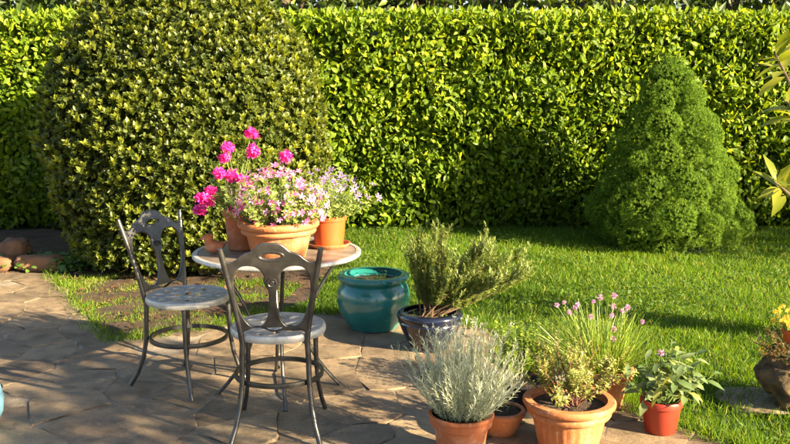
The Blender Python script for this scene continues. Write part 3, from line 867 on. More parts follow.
def chair(label, loc, rz):
    root = thing('bistro_chair', label, 'chair', loc, rz, 'cast metal bistro chairs at the table')
    SZ = .445
    # seat: cast disc with pierced rosette, set in a rim
    loops = [ell(0, 0, .193, .193, 64)]
    for i in range(8):
        a = 2 * math.pi * i / 8
        loops.append(ell(.073 * math.cos(a), .073 * math.sin(a), .042, .021, 16, 2, a))
    for i in range(14):
        a = 2 * math.pi * (i + .5) / 14
        loops.append(ell(.147 * math.cos(a), .147 * math.sin(a), .031, .0165, 14, 2, a + (.75 if i % 2 else -.75)))
    shape2d('seat', loops, .0035, .002, M['alu'], root, lambda x, y, z: Vector((x, y, SZ + z + .012 * ((x * x + y * y) / .037))))
    MB().lathe([(.013, SZ + .003), (.024, SZ + .003), (.022, SZ + .011), (.010, SZ + .012), (0, SZ + .012)], 20).build('boss', M['alu'], root)
    MB().lathe([(.191, SZ - .010), (.201, SZ - .012), (.205, SZ - .004), (.205, SZ + .010), (.201, SZ + .019), (.194, SZ + .021), (.188, SZ + .017), (.189, SZ - .006)], 64, closed=True).build('seat_rim', M['alu'], root)
    # ring stretcher
    MB().lathe([(.181, .238), (.193, .238), (.195, .248), (.193, .258), (.181, .258)], 56, closed=True).build('ring_stretcher', M['iron'], root)
    for s in (-1, 1):
        MB().tube([(s * .150, .125, SZ - .015), (s * .152, .128, .36), (s * .153, .130, .25), (s * .160, .145, .15), (s * .172, .168, .07), (s * .188, .195, .006)],
                  [.0115, .0115, .011, .0105, .010, .0115], 10).build('leg', M['iron'], root)
        MB().tube([(s * .134, -.150, SZ - .01), (s * .138, -.150, .36), (s * .140, -.152, .25), (s * .150, -.168, .15), (s * .166, -.195, .07), (s * .186, -.23, .006)],
                  [.0125, .012, .0115, .011, .0105, .012], 10).build('leg', M['iron'], root)
        pts = []
        for t in np.linspace(0, 1, 10):
            pts.append((s * (.134 + .067 * t ** 1.15), -.158 - .088 * t ** 1.25, SZ - .015 + .413 * t))
        MB().tube(pts, [.011] * 9 + [.010], 10, 1.1).build('back_post', M['iron'], root)
    # backrest: scalloped plate, two tall openings, oval grip
    HW = lambda v: .134 + .067 * max(0, min(1, (v + .015) / .465)) ** 1.15 - .004
    out = []
    for t in np.linspace(-1, 1, 25):                       # lower edge
        v = .064 - .012 * math.cos(t * 2 * math.pi)
        out.append((t, v - .012))
    for t in np.linspace(1, -1, 61):                       # upper edge with centre crest and shoulder scallops
        a = abs(t)
        v = .394 + .064 * math.exp(-(a / .37) ** 4) + .016 * math.exp(-((a - .50) / .13) ** 2) - .045 * max(0, a - .62) / .38 * (1 - .55 * max(0, a - .82) / .18)
        out.append((t, v))
    def hole(sgn):
        o = []
        for t in np.linspace(0, 2 * math.pi, 40, endpoint=False):
            c, s_ = math.cos(t), math.sin(t)
            x = .520 + .455 * math.copysign(abs(c) ** .82, c); v = .208 + .152 * math.copysign(abs(s_) ** .9, s_)
            pinch = .09 * math.exp(-((v - .275) / .020) ** 2)
            if c < 0: x += pinch                           # boss on the centre bar
            o.append((sgn * x, v))
        return o
    loops = [[(u * HW(v), v) for u, v in out]] + [[(u * HW(v), v) for u, v in hole(s)] for s in (-1, 1)] + [ell(0, .400, .045, .0165, 26)]
    def wp(x, y, z):
        t = max(0, (y + .015) / .465)
        return Vector((x, -.158 - .088 * t ** 1.25 - z, SZ + y * .91))
    shape2d('backrest', loops, .0035, .0045, M['iron'], root, wp)
    for sd in (1, -1):
        c = wp(0, .275, -sd * .008)
        mb = MB().lathe([(0, 0.004), (.008, .004), (.010, .001), (.014, .001), (.017, .004), (.021, .003), (.022, -.003)], 20)
        mb.move(Matrix.Translation(c) @ Matrix.Rotation(R(-90) * sd, 4, 'X') @ Matrix.Rotation(R(14) * -sd, 4, 'X'))
        mb.build('medallion', M['iron'], root)
    o = [(u * 1.0, v) for u, v in ell(0, .400, .054, .0245, 28)]
    shape2d('grip_frame', [o, ell(0, .400, .046, .0172, 28)], .007, .002, M['iron'], root, wp)
    return root
chair('cast metal bistro chair turned side on beside the round bush and planting bed', (-1.03, 4.12, .036), R(-32 - 90))
chair('cast metal bistro chair pulled up to the table, its pierced back before the pots', (-.505, 3.57, .036), R(2))

# ------------------------------------------------------------------ pots
def pot(root, prof_out, wall, mat, soil_z, n=56, wob=None, soil_mat=None, name='pot'):
    """hollow vessel: outer profile bottom to lip, then back down inside"""
    rim_r, rim_z = prof_out[-1]
    inner = [(rim_r - wall, rim_z)]
    for r_, z in reversed(prof_out[:-1]):
        if z > soil_z - .03: inner.append((max(r_ - wall, .01), z))
    # keep the inner wall from bulging past the neck
    neck = rim_r - wall
    inner = [(min(r_, neck + .08), z) for r_, z in inner]
    p = MB().lathe([(0, 0.0)] + prof_out + inner, n, wob).build(name, mat, root)
    ri = np.interp(soil_z, [z for _, z in prof_out], [r_ for r_, _ in prof_out]) - wall - .002
    mb = MB(); N = 40
    mb.v.append(Vector((0, 0, soil_z + .008)))
    for k, f in enumerate((.35, .7, 1.0)):
        for j in range(N):
            q = 2 * math.pi * j / N
            mb.v.append(Vector((ri * f * math.cos(q), ri * f * math.sin(q), soil_z + random.uniform(-.004, .008) * (1 if f < 1 else 0))))
    for j in range(N):
        mb.f.append((0, 1 + j, 1 + (j + 1) % N))
        for k in range(2): mb.f.append((1 + k * N + j, 1 + (k + 1) * N + j, 1 + (k + 1) * N + (j + 1) % N, 1 + k * N + (j + 1) % N))
    mb.build('soil', soil_mat or M['potsoil'], root, auto=180)
    return p

def flute(count, z0, z1, depth=.018):
    def f(q, z, i):
        if z0 < z < z1: return 1 - depth * (abs(math.sin(q * count / 2)) ** .35 < .62)
        return 1
    return f

def arc(p0, d, ln, up, seg=8, wig=.0):
    """a stem: starts along d, bends towards +z (up>0) or droops (up<0)"""
    p = Vector(p0); d = Vector(d).normalized(); o = [p.copy()]
    for i in range(seg):
        d = (d + Vector((random.gauss(0, wig), random.gauss(0, wig), up / seg))).normalized()
        p = p + d * (ln / seg); o.append(p.copy())
    return o

def fan(n, r0, z0, tmin, tmax, l0, l1, up, lean=(0, 0), wig=.05, seg=8, ecc=1.0):
    out = []
    for i in range(n):
        a = random.uniform(0, 2 * math.pi); t = R(random.uniform(tmin, tmax)); rr = r0 * math.sqrt(random.random())
        d = Vector((math.sin(t) * math.cos(a) + lean[0], math.sin(t) * math.sin(a) * ecc + lean[1], math.cos(t)))
        out.append(arc((rr * math.cos(a), rr * math.sin(a), z0), d, random.uniform(l0, l1), up, seg, wig))
    return out

def on_stems(stems, per, ang, start=.15, end=1.0, jit=.25):
    P, D, U = [], [], []
    for st in stems:
        k = len(st) - 1
        for j in range(per):
            t = start + (end - start) * (j + random.random()) / per
            x = min(t * k, k - 1e-3); i = int(x); q = st[i].lerp(st[i + 1], x - i)
            tan = (st[i + 1] - st[i]).normalized()
            pe = Matrix.Rotation(random.uniform(0, 6.283), 3, tan) @ tan.orthogonal().normalized()
            a = R(ang) * random.uniform(1 - jit, 1 + jit)
            P.append(q); D.append(tan * math.cos(a) + pe * math.sin(a)); U.append(tan * math.sin(a) - pe * math.cos(a) + Vector((0, 0, .3)))
    return np.array([tuple(p) for p in P]), np.array([tuple(p) for p in D]), np.array([tuple(p) for p in U])

def stems_mesh(stems, rad, mat, root, name='stem', n=4):
    mb = MB()
    for st in stems: mb.tube(st, list(np.linspace(rad, rad * .45, len(st))), n, cap=False)
    o = mb.build(name, mat, root)
    o['kind'] = 'stuff'
    return o

GZ = .036           # top of the slabs
TZ = .036 + .703    # top of the table

# -- teal glazed pot
def teal_pot():
    root = thing('teal_glazed_pot', 'big round teal glazed pot with thick rolled lip, standing behind the table', 'pot', (-.135, 5.16, GZ))
    prof = [(.125, 0), (.150, .004), (.185, .06), (.215, .12), (.229, .18), (.226, .235), (.210, .275), (.192, .296), (.196, .302), (.214, .306), (.224, .318), (.223, .332), (.212, .343), (.200, .344)]
    pot(root, prof, .022, M['teal'], .292, 72)
    st = fan(60, .165, .292, 10, 70, .02, .055, .2)
    P, D, U = on_stems(st, 7, 65)
    cloud('low_weeds', [batch(LEAF, P, D, U, rng.uniform(.010, .024, len(P)))], M['weed'], root, kind='stuff')
teal_pot()

# -- navy pot with rosemary
def rosemary_pot():
    root = thing('navy_glazed_pot', 'low navy glazed bowl pot planted with a sprawling rosemary', 'pot', (.20, 4.72, GZ))
    prof = [(.085, 0), (.105, .004), (.138, .06), (.165, .12), (.178, .155), (.182, .162), (.179, .170), (.186, .180), (.190, .196), (.186, .212), (.176, .220), (.166, .221)]
    pot(root, prof, .016, M['navy'], .180, 64)
    plant = thing('rosemary', 'sprawling rosemary with needle leaves leaning out of the navy pot', 'rosemary', (.20, 4.72, GZ + .18))
    main = []
    for (dx, dy, ln, up) in [(-.3, .0, .36, .3), (-.12, .1, .42, .3), (.08, -.1, .40, .3), (.3, .1, .43, .3), (.6, .1, .46, .25), (.9, .0, .50, .15), (1.2, .15, .54, .1), (1.6, -.1, .56, -.05),
                             (1.9, .1, .56, .02), (.6, -.4, .36, .3), (-.4, -.3, .26, .5), (1.1, .4, .48, .2), (.25, .4, .40, .3), (-.15, -.25, .32, .4), (1.0, -.25, .44, .25), (2.4, .0, .52, -.05), (1.8, .3, .55, .0), (-.35, .25, .36, .3), (1.4, .05, .46, .2), (2.2, -.2, .45, .1), (1.5, -.35, .42, .1)]:
        main.append(arc((random.uniform(-.05, .05), random.uniform(-.05, .05), 0), (dx, dy, 1), ln, up, 9, .07))
    side = []
    for st in main:
        for j in range(32):
            i = random.randint(2, 9); tan = (st[i] - st[i - 1]).normalized()
            pe = Matrix.Rotation(random.uniform(0, 6.283), 3, tan) @ tan.orthogonal().normalized()
            side.append(arc(st[i], tan + pe * random.uniform(.4, .9) + Vector((0, 0, .4)), random.uniform(.06, .15), .9, 5, .05))
    stems_mesh(main, .0055, M['twig'], plant, 'branch', 5)
    stems_mesh(side, .0018, M['greenstem'], plant, 'twig', 4)
    P, D, U = on_stems(side, 44, 48, .05); P2, D2, U2 = on_stems(main, 70, 50, .28)
    P, D, U = np.r_[P, P2], np.r_[D, D2], np.r_[U, U2]
    cloud('needles', [batch(NEEDLE, P, D, U, np.stack([rng.uniform(.018, .034, len(P)), np.full(len(P), .030), np.full(len(P), .02)], 1))], M['rosemary'], plant, kind='stuff')
    st = fan(26, .13, 0, 10, 60, .02, .05, .2)
    P, D, U = on_stems(st, 6, 60)
    cloud('low_weeds', [batch(LEAF, P, D, U, rng.uniform(.010, .020, len(P)))], M['weed'], plant, kind='stuff')
rosemary_pot()

# -- silver curry plant in terracotta
def classic(r, h, band=.045, lip=.008):
    """terracotta pot with a straight collar under the rim"""
    rb = r * .68
    return [(rb - .006, 0), (rb, .004), (r * .74, h * .3), (r * .82, h - band - .012), (r * .83, h - band - .004), (r * .94, h - band), (r * .945, h - band + .006), (r * .965, h - band * .45),
            (r * .985, h - band * .40), (r, h - band * .25), (r, h - .006), (r * .99, h), (r * .93, h)]
def silver_plant():
    x, y = .265, 3.25
    root = thing('terracotta_pot', 'plain orange terracotta pot holding the silver leaved plant', 'pot', (x, y, GZ), 0, 'terracotta pots on the patio')
    pot(root, classic(.132, .19), .012, M['terra_dark'], .165)
    plant = thing('silver_curry_plant', 'bushy silver grey curry plant with narrow leaves and pale buds', 'plant', (x, y, GZ + .165))
    st = fan(200, .085, 0, 0, 56, .20, .36, .45, (0.0, 0), .05, 8)
    tall = fan(34, .06, 0, 0, 26, .34, .42, .15, (0.05, 0), .05, 8)
    stems_mesh(st + tall, .0019, M['silver'], plant, 'stem', 4)
    P, D, U = on_stems(st, 44, 42, .12); P2, D2, U2 = on_stems(tall, 34, 36, .15, .93)
    P, D, U = np.r_[P, P2], np.r_[D, D2], np.r_[U, U2]
    B = [batch(NEEDLE, P, D, U, np.stack([rng.uniform(.016, .034, len(P)), np.full(len(P), .017), np.full(len(P), .02)], 1))]
    tips = np.array([tuple(s[-1]) for s in tall]); k = len(tips)
    q = np.repeat(tips, 9, 0) + rng.normal(size=(k * 9, 3)) * .004
    B.append(batch(LEAF4, q, rand_dir(k * 9) + np.array([0, 0, .6]), rand_dir(k * 9), .011, None, 1))
    cloud('foliage', B, [M['silver'], M['silvertip']], plant, kind='stuff')
silver_plant()

# -- small bowl tucked behind it
def small_bowl():
    root = thing('terracotta_bowl', 'small shallow terracotta bowl of bare soil tucked behind the silver plant', 'bowl', (.455, 3.50, GZ))
    pot(root, [(.06, 0), (.066, .004), (.088, .05), (.102, .085), (.108, .088), (.110, .10), (.105, .106), (.098, .107)], .009, M['terra'], .092)
    st = fan(9, .06, .09, 0, 40, .03, .06, .2)
    P, D, U = on_stems(st, 5, 55)
    cloud('seedlings', [batch(LEAF, P, D, U, .016)], M['weed'], root, kind='stuff')
    # black plastic pot
    r2 = thing('black_plastic_pot', 'black plastic pot half hidden behind the thyme pot', 'pot', (.60, 3.72, GZ))
    pot(r2, [(.075, 0), (.08, .004), (.098, .13), (.106, .132), (.107, .15), (.100, .152)], .006, M['black'], .125)
small_bowl()

# -- oregano
def oregano():
    x, y = .62, 3.96
    root = thing('brown_pot', 'dark brown pot filled by a mound of bright oregano', 'pot', (x, y, GZ))
    pot(root, classic(.12, .15, .035), .011, M['brownpot'], .13)
    plant = thing('oregano', 'low mound of bright yellow green oregano behind the silver plant', 'herb', (x, y, GZ + .13))
    st = fan(190, .11, 0, 0, 75, .10, .22, .5, (0, 0), .08, 6)
    st += fan(26, .09, 0, 0, 30, .20, .28, .3, (0.05, 0), .08, 6)
    stems_mesh(st, .0016, M['greenstem'], plant, 'stem', 4)
    P, D, U = on_stems(st, 16, 65, .25)
    cloud('foliage', [batch(leaf_t(.62, .06, .1), P, D, U, rng.uniform(.012, .024, len(P)))], M['oregano'], plant, kind='stuff')
oregano()

# -- thyme in big fluted terracotta
def thyme():
    x, y = .72, 3.36
    root = thing('terracotta_pot', 'wide fluted terracotta pot with double rolled rim, holding thyme and dark soil', 'pot', (x, y, GZ), 0, 'terracotta pots on the patio')
    prof = [(.115, 0), (.122, .004), (.132, .05), (.143, .10), (.150, .135), (.151, .142), (.168, .146), (.173, .154), (.173, .166), (.168, .172), (.172, .176), (.184, .180), (.190, .190), (.190, .200), (.184, .208), (.172, .209)]
    pot(root, prof, .016, M['terra'], .176, 112, flute(28, .012, .138, .02))
    plant = thing('thyme', 'woody variegated thyme growing from dark soil in the wide fluted pot', 'herb', (x, y, GZ + .176))
    main = []
    for j in range(34):
        a = random.uniform(0, 6.283); t = R(random.uniform(5, 58))
        main.append(arc((random.uniform(-.03, .03), random.uniform(-.03, .03), -.005), (math.sin(t) * math.cos(a) * 1.25, math.sin(t) * math.sin(a), math.cos(t)), random.uniform(.17, .28), .25, 7, .12))
    side = []
    for st in main:
        for j in range(9):
            i = random.randint(2, 7); tan = (st[i] - st[i - 1]).normalized()
            pe = Matrix.Rotation(random.uniform(0, 6.283), 3, tan) @ tan.orthogonal().normalized()
            side.append(arc(st[i], tan + pe * random.uniform(.4, 1.0) + Vector((0, 0, .3)), random.uniform(.03, .075), .6, 4, .08))
    stems_mesh(main, .0032, M['redtwig'], plant, 'branch', 5)
    stems_mesh(side, .0012, M['redtwig'], plant, 'twig', 4)
    P, D, U = on_stems(side, 17, 60, .1); P2, D2, U2 = on_stems(main, 14, 60, .6)
    P, D, U = np.r_[P, P2], np.r_[D, D2], np.r_[U, U2]
    cloud('foliage', [batch(LEAF4, P, D, U, rng.uniform(.012, .022, len(P)))], M['thyme'], plant, kind='stuff')
thyme()

# -- chives
def chives():
    x, y = .96, 3.82
    root = thing('terracotta_pot', 'fluted terracotta pot of chives standing behind the thyme', 'pot', (x, y, GZ), 0, 'terracotta pots on the patio')
    prof = [(.095, 0), (.10, .004), (.112, .06), (.124, .12), (.126, .135), (.140, .139), (.144, .148), (.140, .158), (.146, .163), (.153, .172), (.153, .185), (.148, .192), (.138, .193)]
    pot(root, prof, .014, M['terra'], .165, 96, flute(24, .012, .128, .02))
    plant = thing('chives', 'clump of thin arching chive blades with mauve pompon flowers', 'herb', (x, y, GZ + .165))
    st = fan(760, .11, 0, 0, 46, .15, .33, -.55, (-.05, 0), .04, 7)
    st += fan(70, .10, 0, 40, 75, .16, .26, -.5, (0, 0), .04, 7)
    mb_v, mb_t, rn = [], [], []
    off = 0
    for s in st:
        wv = Vector((random.gauss(0, 1), random.gauss(0, 1), 0)).normalized(); k = len(s); rr = random.random()
        for i, p in enumerate(s):
            hw = .0019 * (1 - .75 * i / (k - 1)) + .0003
            mb_v += [tuple(p - wv * hw), tuple(p + wv * hw)]; rn += [rr, rr]
        for i in range(k - 1):
            a = off + 2 * i; mb_t += [(a, a + 1, a + 3), (a, a + 3, a + 2)]
        off += 2 * k
    mesh_np('blades', mb_v, mb_t, M['chive'], plant, rn)['kind'] = 'stuff'
    # flower stalks with pompons
    heads = [(-.19, .0, .285), (-.14, .1, .27), (-.115, -.05, .30), (-.13, .03, .245), (-.10, .07, .255), (-.05, 0, .235), (.0, .05, .305), (.045, .0, .325), (.06, .06, .265), (.03, -.03, .25), (.085, .02, .255), (.09, -.04, .285), (.035, -.06, .20), (.025, -.08, .165), (.16, -.02, .22), (-.02, .08, .28)]
    for h in heads:
        h = Vector(h) * 1.12; b = Vector((h.x * .3 + random.uniform(-.02, .02), h.y * .3, 0))
        MB().tube([b, b.lerp(h, .5) + Vector((h.x * -.08, 0, .02)), h], [.0022, .0019, .0016], 5).build('flower_stalk', M['greenstem'], plant)
        k = 60; d = rand_dir(k)
        o = cloud('flower_head', [batch(LEAF4, d * .004, d, rand_dir(k), np.stack([rng.uniform(.009, .014, k), np.full(k, .012), np.full(k, .01)], 1))], M['chiveflower'], plant)
        o.location = h; q = random.uniform(.75, 1.1); o.scale = (q, q, q)
chives()

# -- sage in red pot
def sage():
    x, y = 1.155, 3.52
    root = thing('red_plastic_pot', 'small red plastic pot with broad leaved sage at the patio edge', 'pot', (x, y, GZ))
    pot(root, [(.062, 0), (.066, .004), (.080, .105), (.082, .118), (.090, .120), (.092, .142), (.090, .146), (.084, .146)], .006, M['redplastic'], .125, 48)
    plant = thing('sage', 'leafy sage with broad grey green leaves and one mauve flower', 'herb', (x, y, GZ + .125))
    st = fan(24, .05, 0, 8, 68, .15, .27, .45, (.06, 0), .06, 7)
    stems_mesh(st, .0032, M['greenstem'], plant, 'stem', 5)
    L = leaf_t(.44, .06, .25)
    o = mesh_np('leaf', *L, M['sage'], plant, smooth=True); me = o.data; bpy.data.objects.remove(o)
    for s in st:
        for j in range(9):
            t = .2 + .8 * (j + random.random() * .6) / 9; k = len(s) - 1; xx = min(t * k, k - .001); i = int(xx); p = s[i].lerp(s[i + 1], xx - i)
            tan = (s[i + 1] - s[i]).normalized()
            pe = Matrix.Rotation(j * 1.57 + random.uniform(-.4, .4), 3, tan) @ tan.orthogonal().normalized()
            a = R(random.uniform(45, 85)); v = tan * math.cos(a) + pe * math.sin(a)
            c = bpy.data.objects.new('leaf', me)
            q = random.uniform(.055, .105) * (1.25 - .55 * t)
            link(c, plant, p, (v.to_track_quat('X', 'Z').to_matrix() @ Matrix.Rotation(random.uniform(-.4, .4), 3, 'X')).to_euler()); c.scale = (q, q, q)
    h = Vector((-.005, .02, .22)); MB().tube([(0, 0, 0), (-.01, .01, .12), h], [.003, .0025, .002], 5).build('flower_stalk', M['greenstem'], plant)
    k = 40; d = rand_dir(k)
    o = cloud('flower_head', [batch(LEAF4, d * .004, d, rand_dir(k), .014)], M['chiveflower'], plant); o.location = h
sage()

# -- pots on the table
def table_pots():
    # big bowl with pale pink flowers
    x, y = -.535, 3.86
    root = thing('terracotta_pot', 'largest terracotta pot on the table, wide and fluted, full of pale pink flowers', 'pot', (x, y, TZ), 0, 'flower pots on the table')
    prof = [(.115, 0), (.122, .004), (.134, .05), (.146, .10), (.152, .112), (.168, .116), (.173, .124), (.171, .134), (.168, .138), (.180, .142), (.187, .152), (.187, .163), (.181, .171), (.168, .172)]
    pot(root, prof, .016, M['terra'], .150, 112, flute(12, .012, .108, .022))
    plant = thing('pink_flowering_plant', 'mounded plant of pale pink and white flowers in the largest table pot', 'flowers', (x, y, TZ + .15))
    st = fan(170, .14, 0, 0, 68, .13, .27, .35, (0.0, 0), .07, 6)
    stems_mesh(st, .0016, M['greenstem'], plant, 'stem', 4)
    P, D, U = on_stems(st, 17, 65, .25)
    cloud('foliage', [batch(leaf_t(.6, .06, .12), P, D, U, rng.uniform(.014, .028, len(P)))], M['geranium'], plant, kind='stuff')
    fm = mesh_np('flower', *flower_t(5, .62, .3), M['pink'], plant); me = fm.data; bpy.data.objects.remove(fm)
    for j in range(280):
        d = Vector(tuple(norm(rng.normal(size=3) * np.array([1, 1, .8]) + np.array([.1, -.35, .45]))))
        if d.z < -.05: continue
        r_ = random.uniform(.86, 1.16)
        c = bpy.data.objects.new('flower', me)
        f = (d + Vector((random.gauss(0, .3), random.gauss(0, .3) - .2, random.gauss(0, .3)))).normalized()
        link(c, plant, (d.x * .205 * r_, d.y * .20 * r_, .045 + d.z * .21 * r_), f.to_track_quat('Z', 'Y').to_euler())
        q = random.uniform(.011, .020); c.scale = (q, q, q)
    # left: tall pot with magenta flower heads
    x, y = -.745, 4.06
    root = thing('terracotta_pot', 'tall narrow terracotta pot with magenta flowers, beside the clay bird', 'pot', (x, y, TZ), 0, 'flower pots on the table')
    pot(root, classic(.092, .205, .04), .010, M['terra_dark'], .18)
    plant = thing('magenta_geranium', 'straggling geranium with bright magenta flower heads in the tall pot', 'flowers', (x, y, TZ + .18))
    heads = [((255, 131), .030), ((255, 148), .031), ((231, 145), .025), ((228, 155), .019), ((288, 153), .022), ((222, 170), .019), ((234, 172), .025), ((243, 176), .018), ((205, 195), .023), ((213, 188), .019), ((202, 207), .019), ((210, 198), .022)]
    stems = []
    for (px, py), r_ in heads:
        r_ *= 1.05
        yy = 4.02 + random.uniform(-.10, .02)
        k = yy / 4.05
        hp = Vector(((px - 395) / 850 * (yy + .08) - x, yy - y, 1.5 - (py - 90.5) / 850 * (yy + .02) * 1.0 - TZ - .18 - .012))
        b = Vector((random.uniform(-.04, .04), random.uniform(-.04, .04), 0))
        s = [b, b.lerp(hp, .45) + Vector((hp.x * -.12, 0, .03)), b.lerp(hp, .8) + Vector((hp.x * -.06, 0, .015)), hp]
        stems.append(s)
        MB().tube(s, [.003, .0028, .0024, .002], 5).build('flower_stalk', M['greenstem'], plant)
        n_ = 26; d = rand_dir(n_); d[:, 2] = d[:, 2] * .8 + .15
        o = cloud('flower_head', [batch(FLOWER, d * r_ * .72 + rng.normal(size=(n_, 3)) * .003, rand_dir(n_), d + rng.normal(size=(n_, 3)) * .25, rng.uniform(.016, .025, n_))], M['magenta'], plant)
        o.location = hp
    st = fan(60, .06, 0, 0, 60, .08, .20, .4, (-.15, 0), .07, 6) + [arc(s[0], s[1] - s[0], (s[-1] - s[0]).length * .8, .3, 6, .05) for s in stems]
    stems_mesh(st, .0018, M['greenstem'], plant, 'stem', 4)
    P, D, U = on_stems(st, 15, 65, .2)
    cloud('foliage', [batch(leaf_t(.75, .05, .12), P, D, U, rng.uniform(.014, .030, len(P)))], M['geranium'], plant, kind='stuff')
    # fuchsia like red buds hanging over the rim of the tall pot
    bd = []
    for j in range(34):
        p = np.array([random.uniform(.02, .16), random.uniform(-.22, -.10), random.uniform(-.03, .07)]); bd.append(p)
    bd = np.array(bd)
    cloud('hanging_bud', [batch(LEAF4, np.repeat(bd, 4, 0), np.tile([[.25, 0, -1], [-.25, 0, -1], [0, .25, -1], [0, -.25, -1]], (len(bd), 1)), rand_dir(len(bd) * 4), .02)], M['magenta'], plant, kind='stuff')
    # right: orange plastic pot on saucer with lilac flowers
    x, y = -.325, 4.12
    s_ = thing('terracotta_saucer', 'terracotta saucer under the orange plastic pot', 'saucer', (x, y, TZ))
    MB().lathe([(0, 0), (.085, 0), (.09, .003), (.105, .018), (.106, .022), (.101, .022), (.088, .008), (0, .008)], 48).build('dish', M['terra'], s_)
    root = thing('orange_plastic_pot', 'smooth orange plastic pot on a saucer, planted with lilac flowers', 'pot', (x, y, TZ + .008), 0, 'flower pots on the table')
    pot(root, [(.066, 0), (.070, .003), (.082, .115), (.083, .125), (.089, .127), (.090, .145), (.086, .147), (.083, .147)], .005, M['plastic'], .130, 56)
    plant = thing('lilac_flowering_plant', 'loose plant of starry lilac flowers in the orange plastic pot', 'flowers', (x, y, TZ + .135))
    st = fan(120, .07, 0, 0, 72, .12, .25, .25, (.12, 0), .08, 6)
    stems_mesh(st, .0015, M['greenstem'], plant, 'stem', 4)
    P, D, U = on_stems(st, 15, 55, .2)
    cloud('foliage', [batch(leaf_t(.42, .06, .12), P, D, U, rng.uniform(.014, .028, len(P)))], M['geranium'], plant, kind='stuff')
    fm = mesh_np('flower', *flower_t(5, .36, .2), M['lilac'], plant); me = fm.data; bpy.data.objects.remove(fm)
    for j, s in enumerate(st[:75]):
        if s[-1].z < -.02: continue
        c = bpy.data.objects.new('flower', me)
        f = ((s[-1] - s[-2]).normalized() + Vector((random.gauss(0, .4), -.5, random.gauss(0, .4)))).normalized()
        link(c, plant, s[-1] + Vector((0, 0, .003)), f.to_track_quat('Z', 'Y').to_euler())
        q = random.uniform(.014, .024); c.scale = (q, q, q)
table_pots()

# -- clay bird
def bird():
    root = thing('clay_bird', 'small terracotta bird figurine sitting on the table edge', 'figurine', (-.845, 3.95, TZ), R(200))
    bm = bmesh.new()
    bmesh.ops.create_uvsphere(bm, u_segments=24, v_segments=16, radius=1)
    for v in bm.verts:
        x, y, z = v.co
        # body: deep breast forward (+x), tapering to an upturned tail
        t = (x + 1) / 2
        wdt = .030 * (.35 + .75 * math.sin(min(1, t * 1.1) * math.pi * .62)) if x < .999 else .02
        v.co = (x * .055, y * wdt * 1.05, .032 + z * wdt * .95 + (.022 * max(0, -x) ** 2))
    for f in bm.faces: f.smooth = True
    me = bpy.data.meshes.new('body'); bm.to_mesh(me); bm.free(); me.materials.append(M['terra_dark'])
    link(bpy.data.objects.new('body', me), root)
    h = lumpy('head', (.023, .020, .021), M['terra_dark'], root, 3, 3, .02, 0, (.034, 0, .076))
    mb = MB().tube([(.030, 0, .040), (.034, 0, .060), (.034, 0, .078)], [.022, .019, .012], 12)
    mb.build('neck', M['terra_dark'], root)
    b = MB().tube([(.018, 0, 0), (.030, 0, -.002), (.042, 0, -.005)], [.008, .006, .0015], 8); b.build('beak', M['terra_dark'], h)
    for s in (-1, 1):
        lumpy('wing', (.030, .006, .015), M['terra_dark'], root, 5, 2, .05, 0, (-.006, s * .028, .038), (0, R(-14), s * R(-6)))
bird()

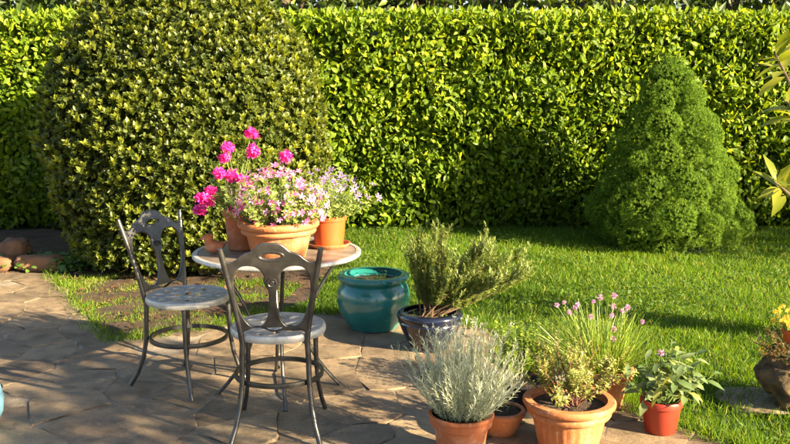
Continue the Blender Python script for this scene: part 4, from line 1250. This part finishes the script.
# ------------------------------------------------------------------ rock planter and flowers at the right edge of the lawn
def rock_planter():
    x, y = 1.93, 3.86
    tag(lumpy('stepping_stone', (.27, .17, .022), M['stone'], None, 71, 3, .06, .75, (1.86, 3.92, .012)), 'flat paving slab sunk in the grass under the rock planter', 'slab')
    rk = tag(lumpy('rock_planter', (.19, .16, .15), M['rock'], None, 77, 5, .14, .15, (x, y, .165), None, .085), 'rough brown tufa rock planted with succulents, standing on the sunken slab', 'rock')
    pl = thing('sedum', 'trailing yellow and rust sedum growing over the rough rock', 'succulent', (x, y, .27))
    st = fan(130, .14, 0, 15, 100, .06, .15, .1, (-.15, -.05), .1, 5)
    stems_mesh(st, .0022, M['redtwig'], pl, 'stem', 4)
    P, D, U = on_stems(st, 14, 70, .2)
    cloud('foliage', [batch(leaf_t(.5, .05, .05), P, D, U, rng.uniform(.012, .022, len(P)))], M['succulent'], pl, kind='stuff')
    r2 = thing('orange_plastic_pot', 'little orange pot with yellow flowers set on top of the rough rock', 'pot', (1.89, 3.88, .285))
    pot(r2, [(.042, 0), (.046, .003), (.056, .085), (.062, .087), (.063, .10), (.058, .102)], .004, M['plastic'], .09, 40)
    p2 = thing('yellow_flowering_plant', 'bunch of small yellow flowers in the little orange pot', 'flowers', (1.89, 3.88, .37))
    st = fan(60, .04, 0, 0, 62, .05, .14, .2, (-.12, 0), .08, 5)
    stems_mesh(st, .0018, M['greenstem'], p2, 'stem', 4)
    P, D, U = on_stems(st, 9, 60, .1, .8)
    cloud('foliage', [batch(LEAF, P, D, U, .018)], M['oregano'], p2, kind='stuff')
    for s in st:
        k = 9; d = rand_dir(k)
        o = cloud('flower_head', [batch(FLOWER, d * .007, rand_dir(k), d, rng.uniform(.005, .008, k))], M['yellow'], p2); o.location = s[-1]
rock_planter()

# pale blue jar whose edge shows at the near side of the path
jar = thing('pale_blue_jar', 'pale blue glazed jar standing at the edge of the path', 'jar', (-1.860, 3.56, GZ))
pot(jar, [(.09, 0), (.10, .004), (.128, .06), (.135, .12), (.120, .19), (.098, .235), (.092, .25), (.102, .26), (.104, .268), (.096, .272)], .01, M['paleblue'], .2)


# ivy creeping over the soil between the edging stones and the bush
iv_n = 900
ix = rng.normal(-2.62, .28, iv_n); iy = rng.normal(6.95, .12, iv_n)
k_ = ~inside(PATIO, ix, iy); ix, iy = ix[k_], iy[k_]
iu = rand_dir(len(ix)) * .6; iu[:, 2] = 1; iu[:, 1] -= .3
idd = rand_dir(len(ix)); idd[:, 2] = idd[:, 2] * .3 + .1
tag(cloud('ivy', [batch(leaf_t(.8, .05, .2), np.stack([ix, iy, .05 + .10 * rng.random(len(ix))], 1), idd, iu, rng.uniform(.03, .06, len(ix)))], M['weed']),
    'low dark ivy creeping between the edging stones and the round bush', 'ivy', kind='stuff')
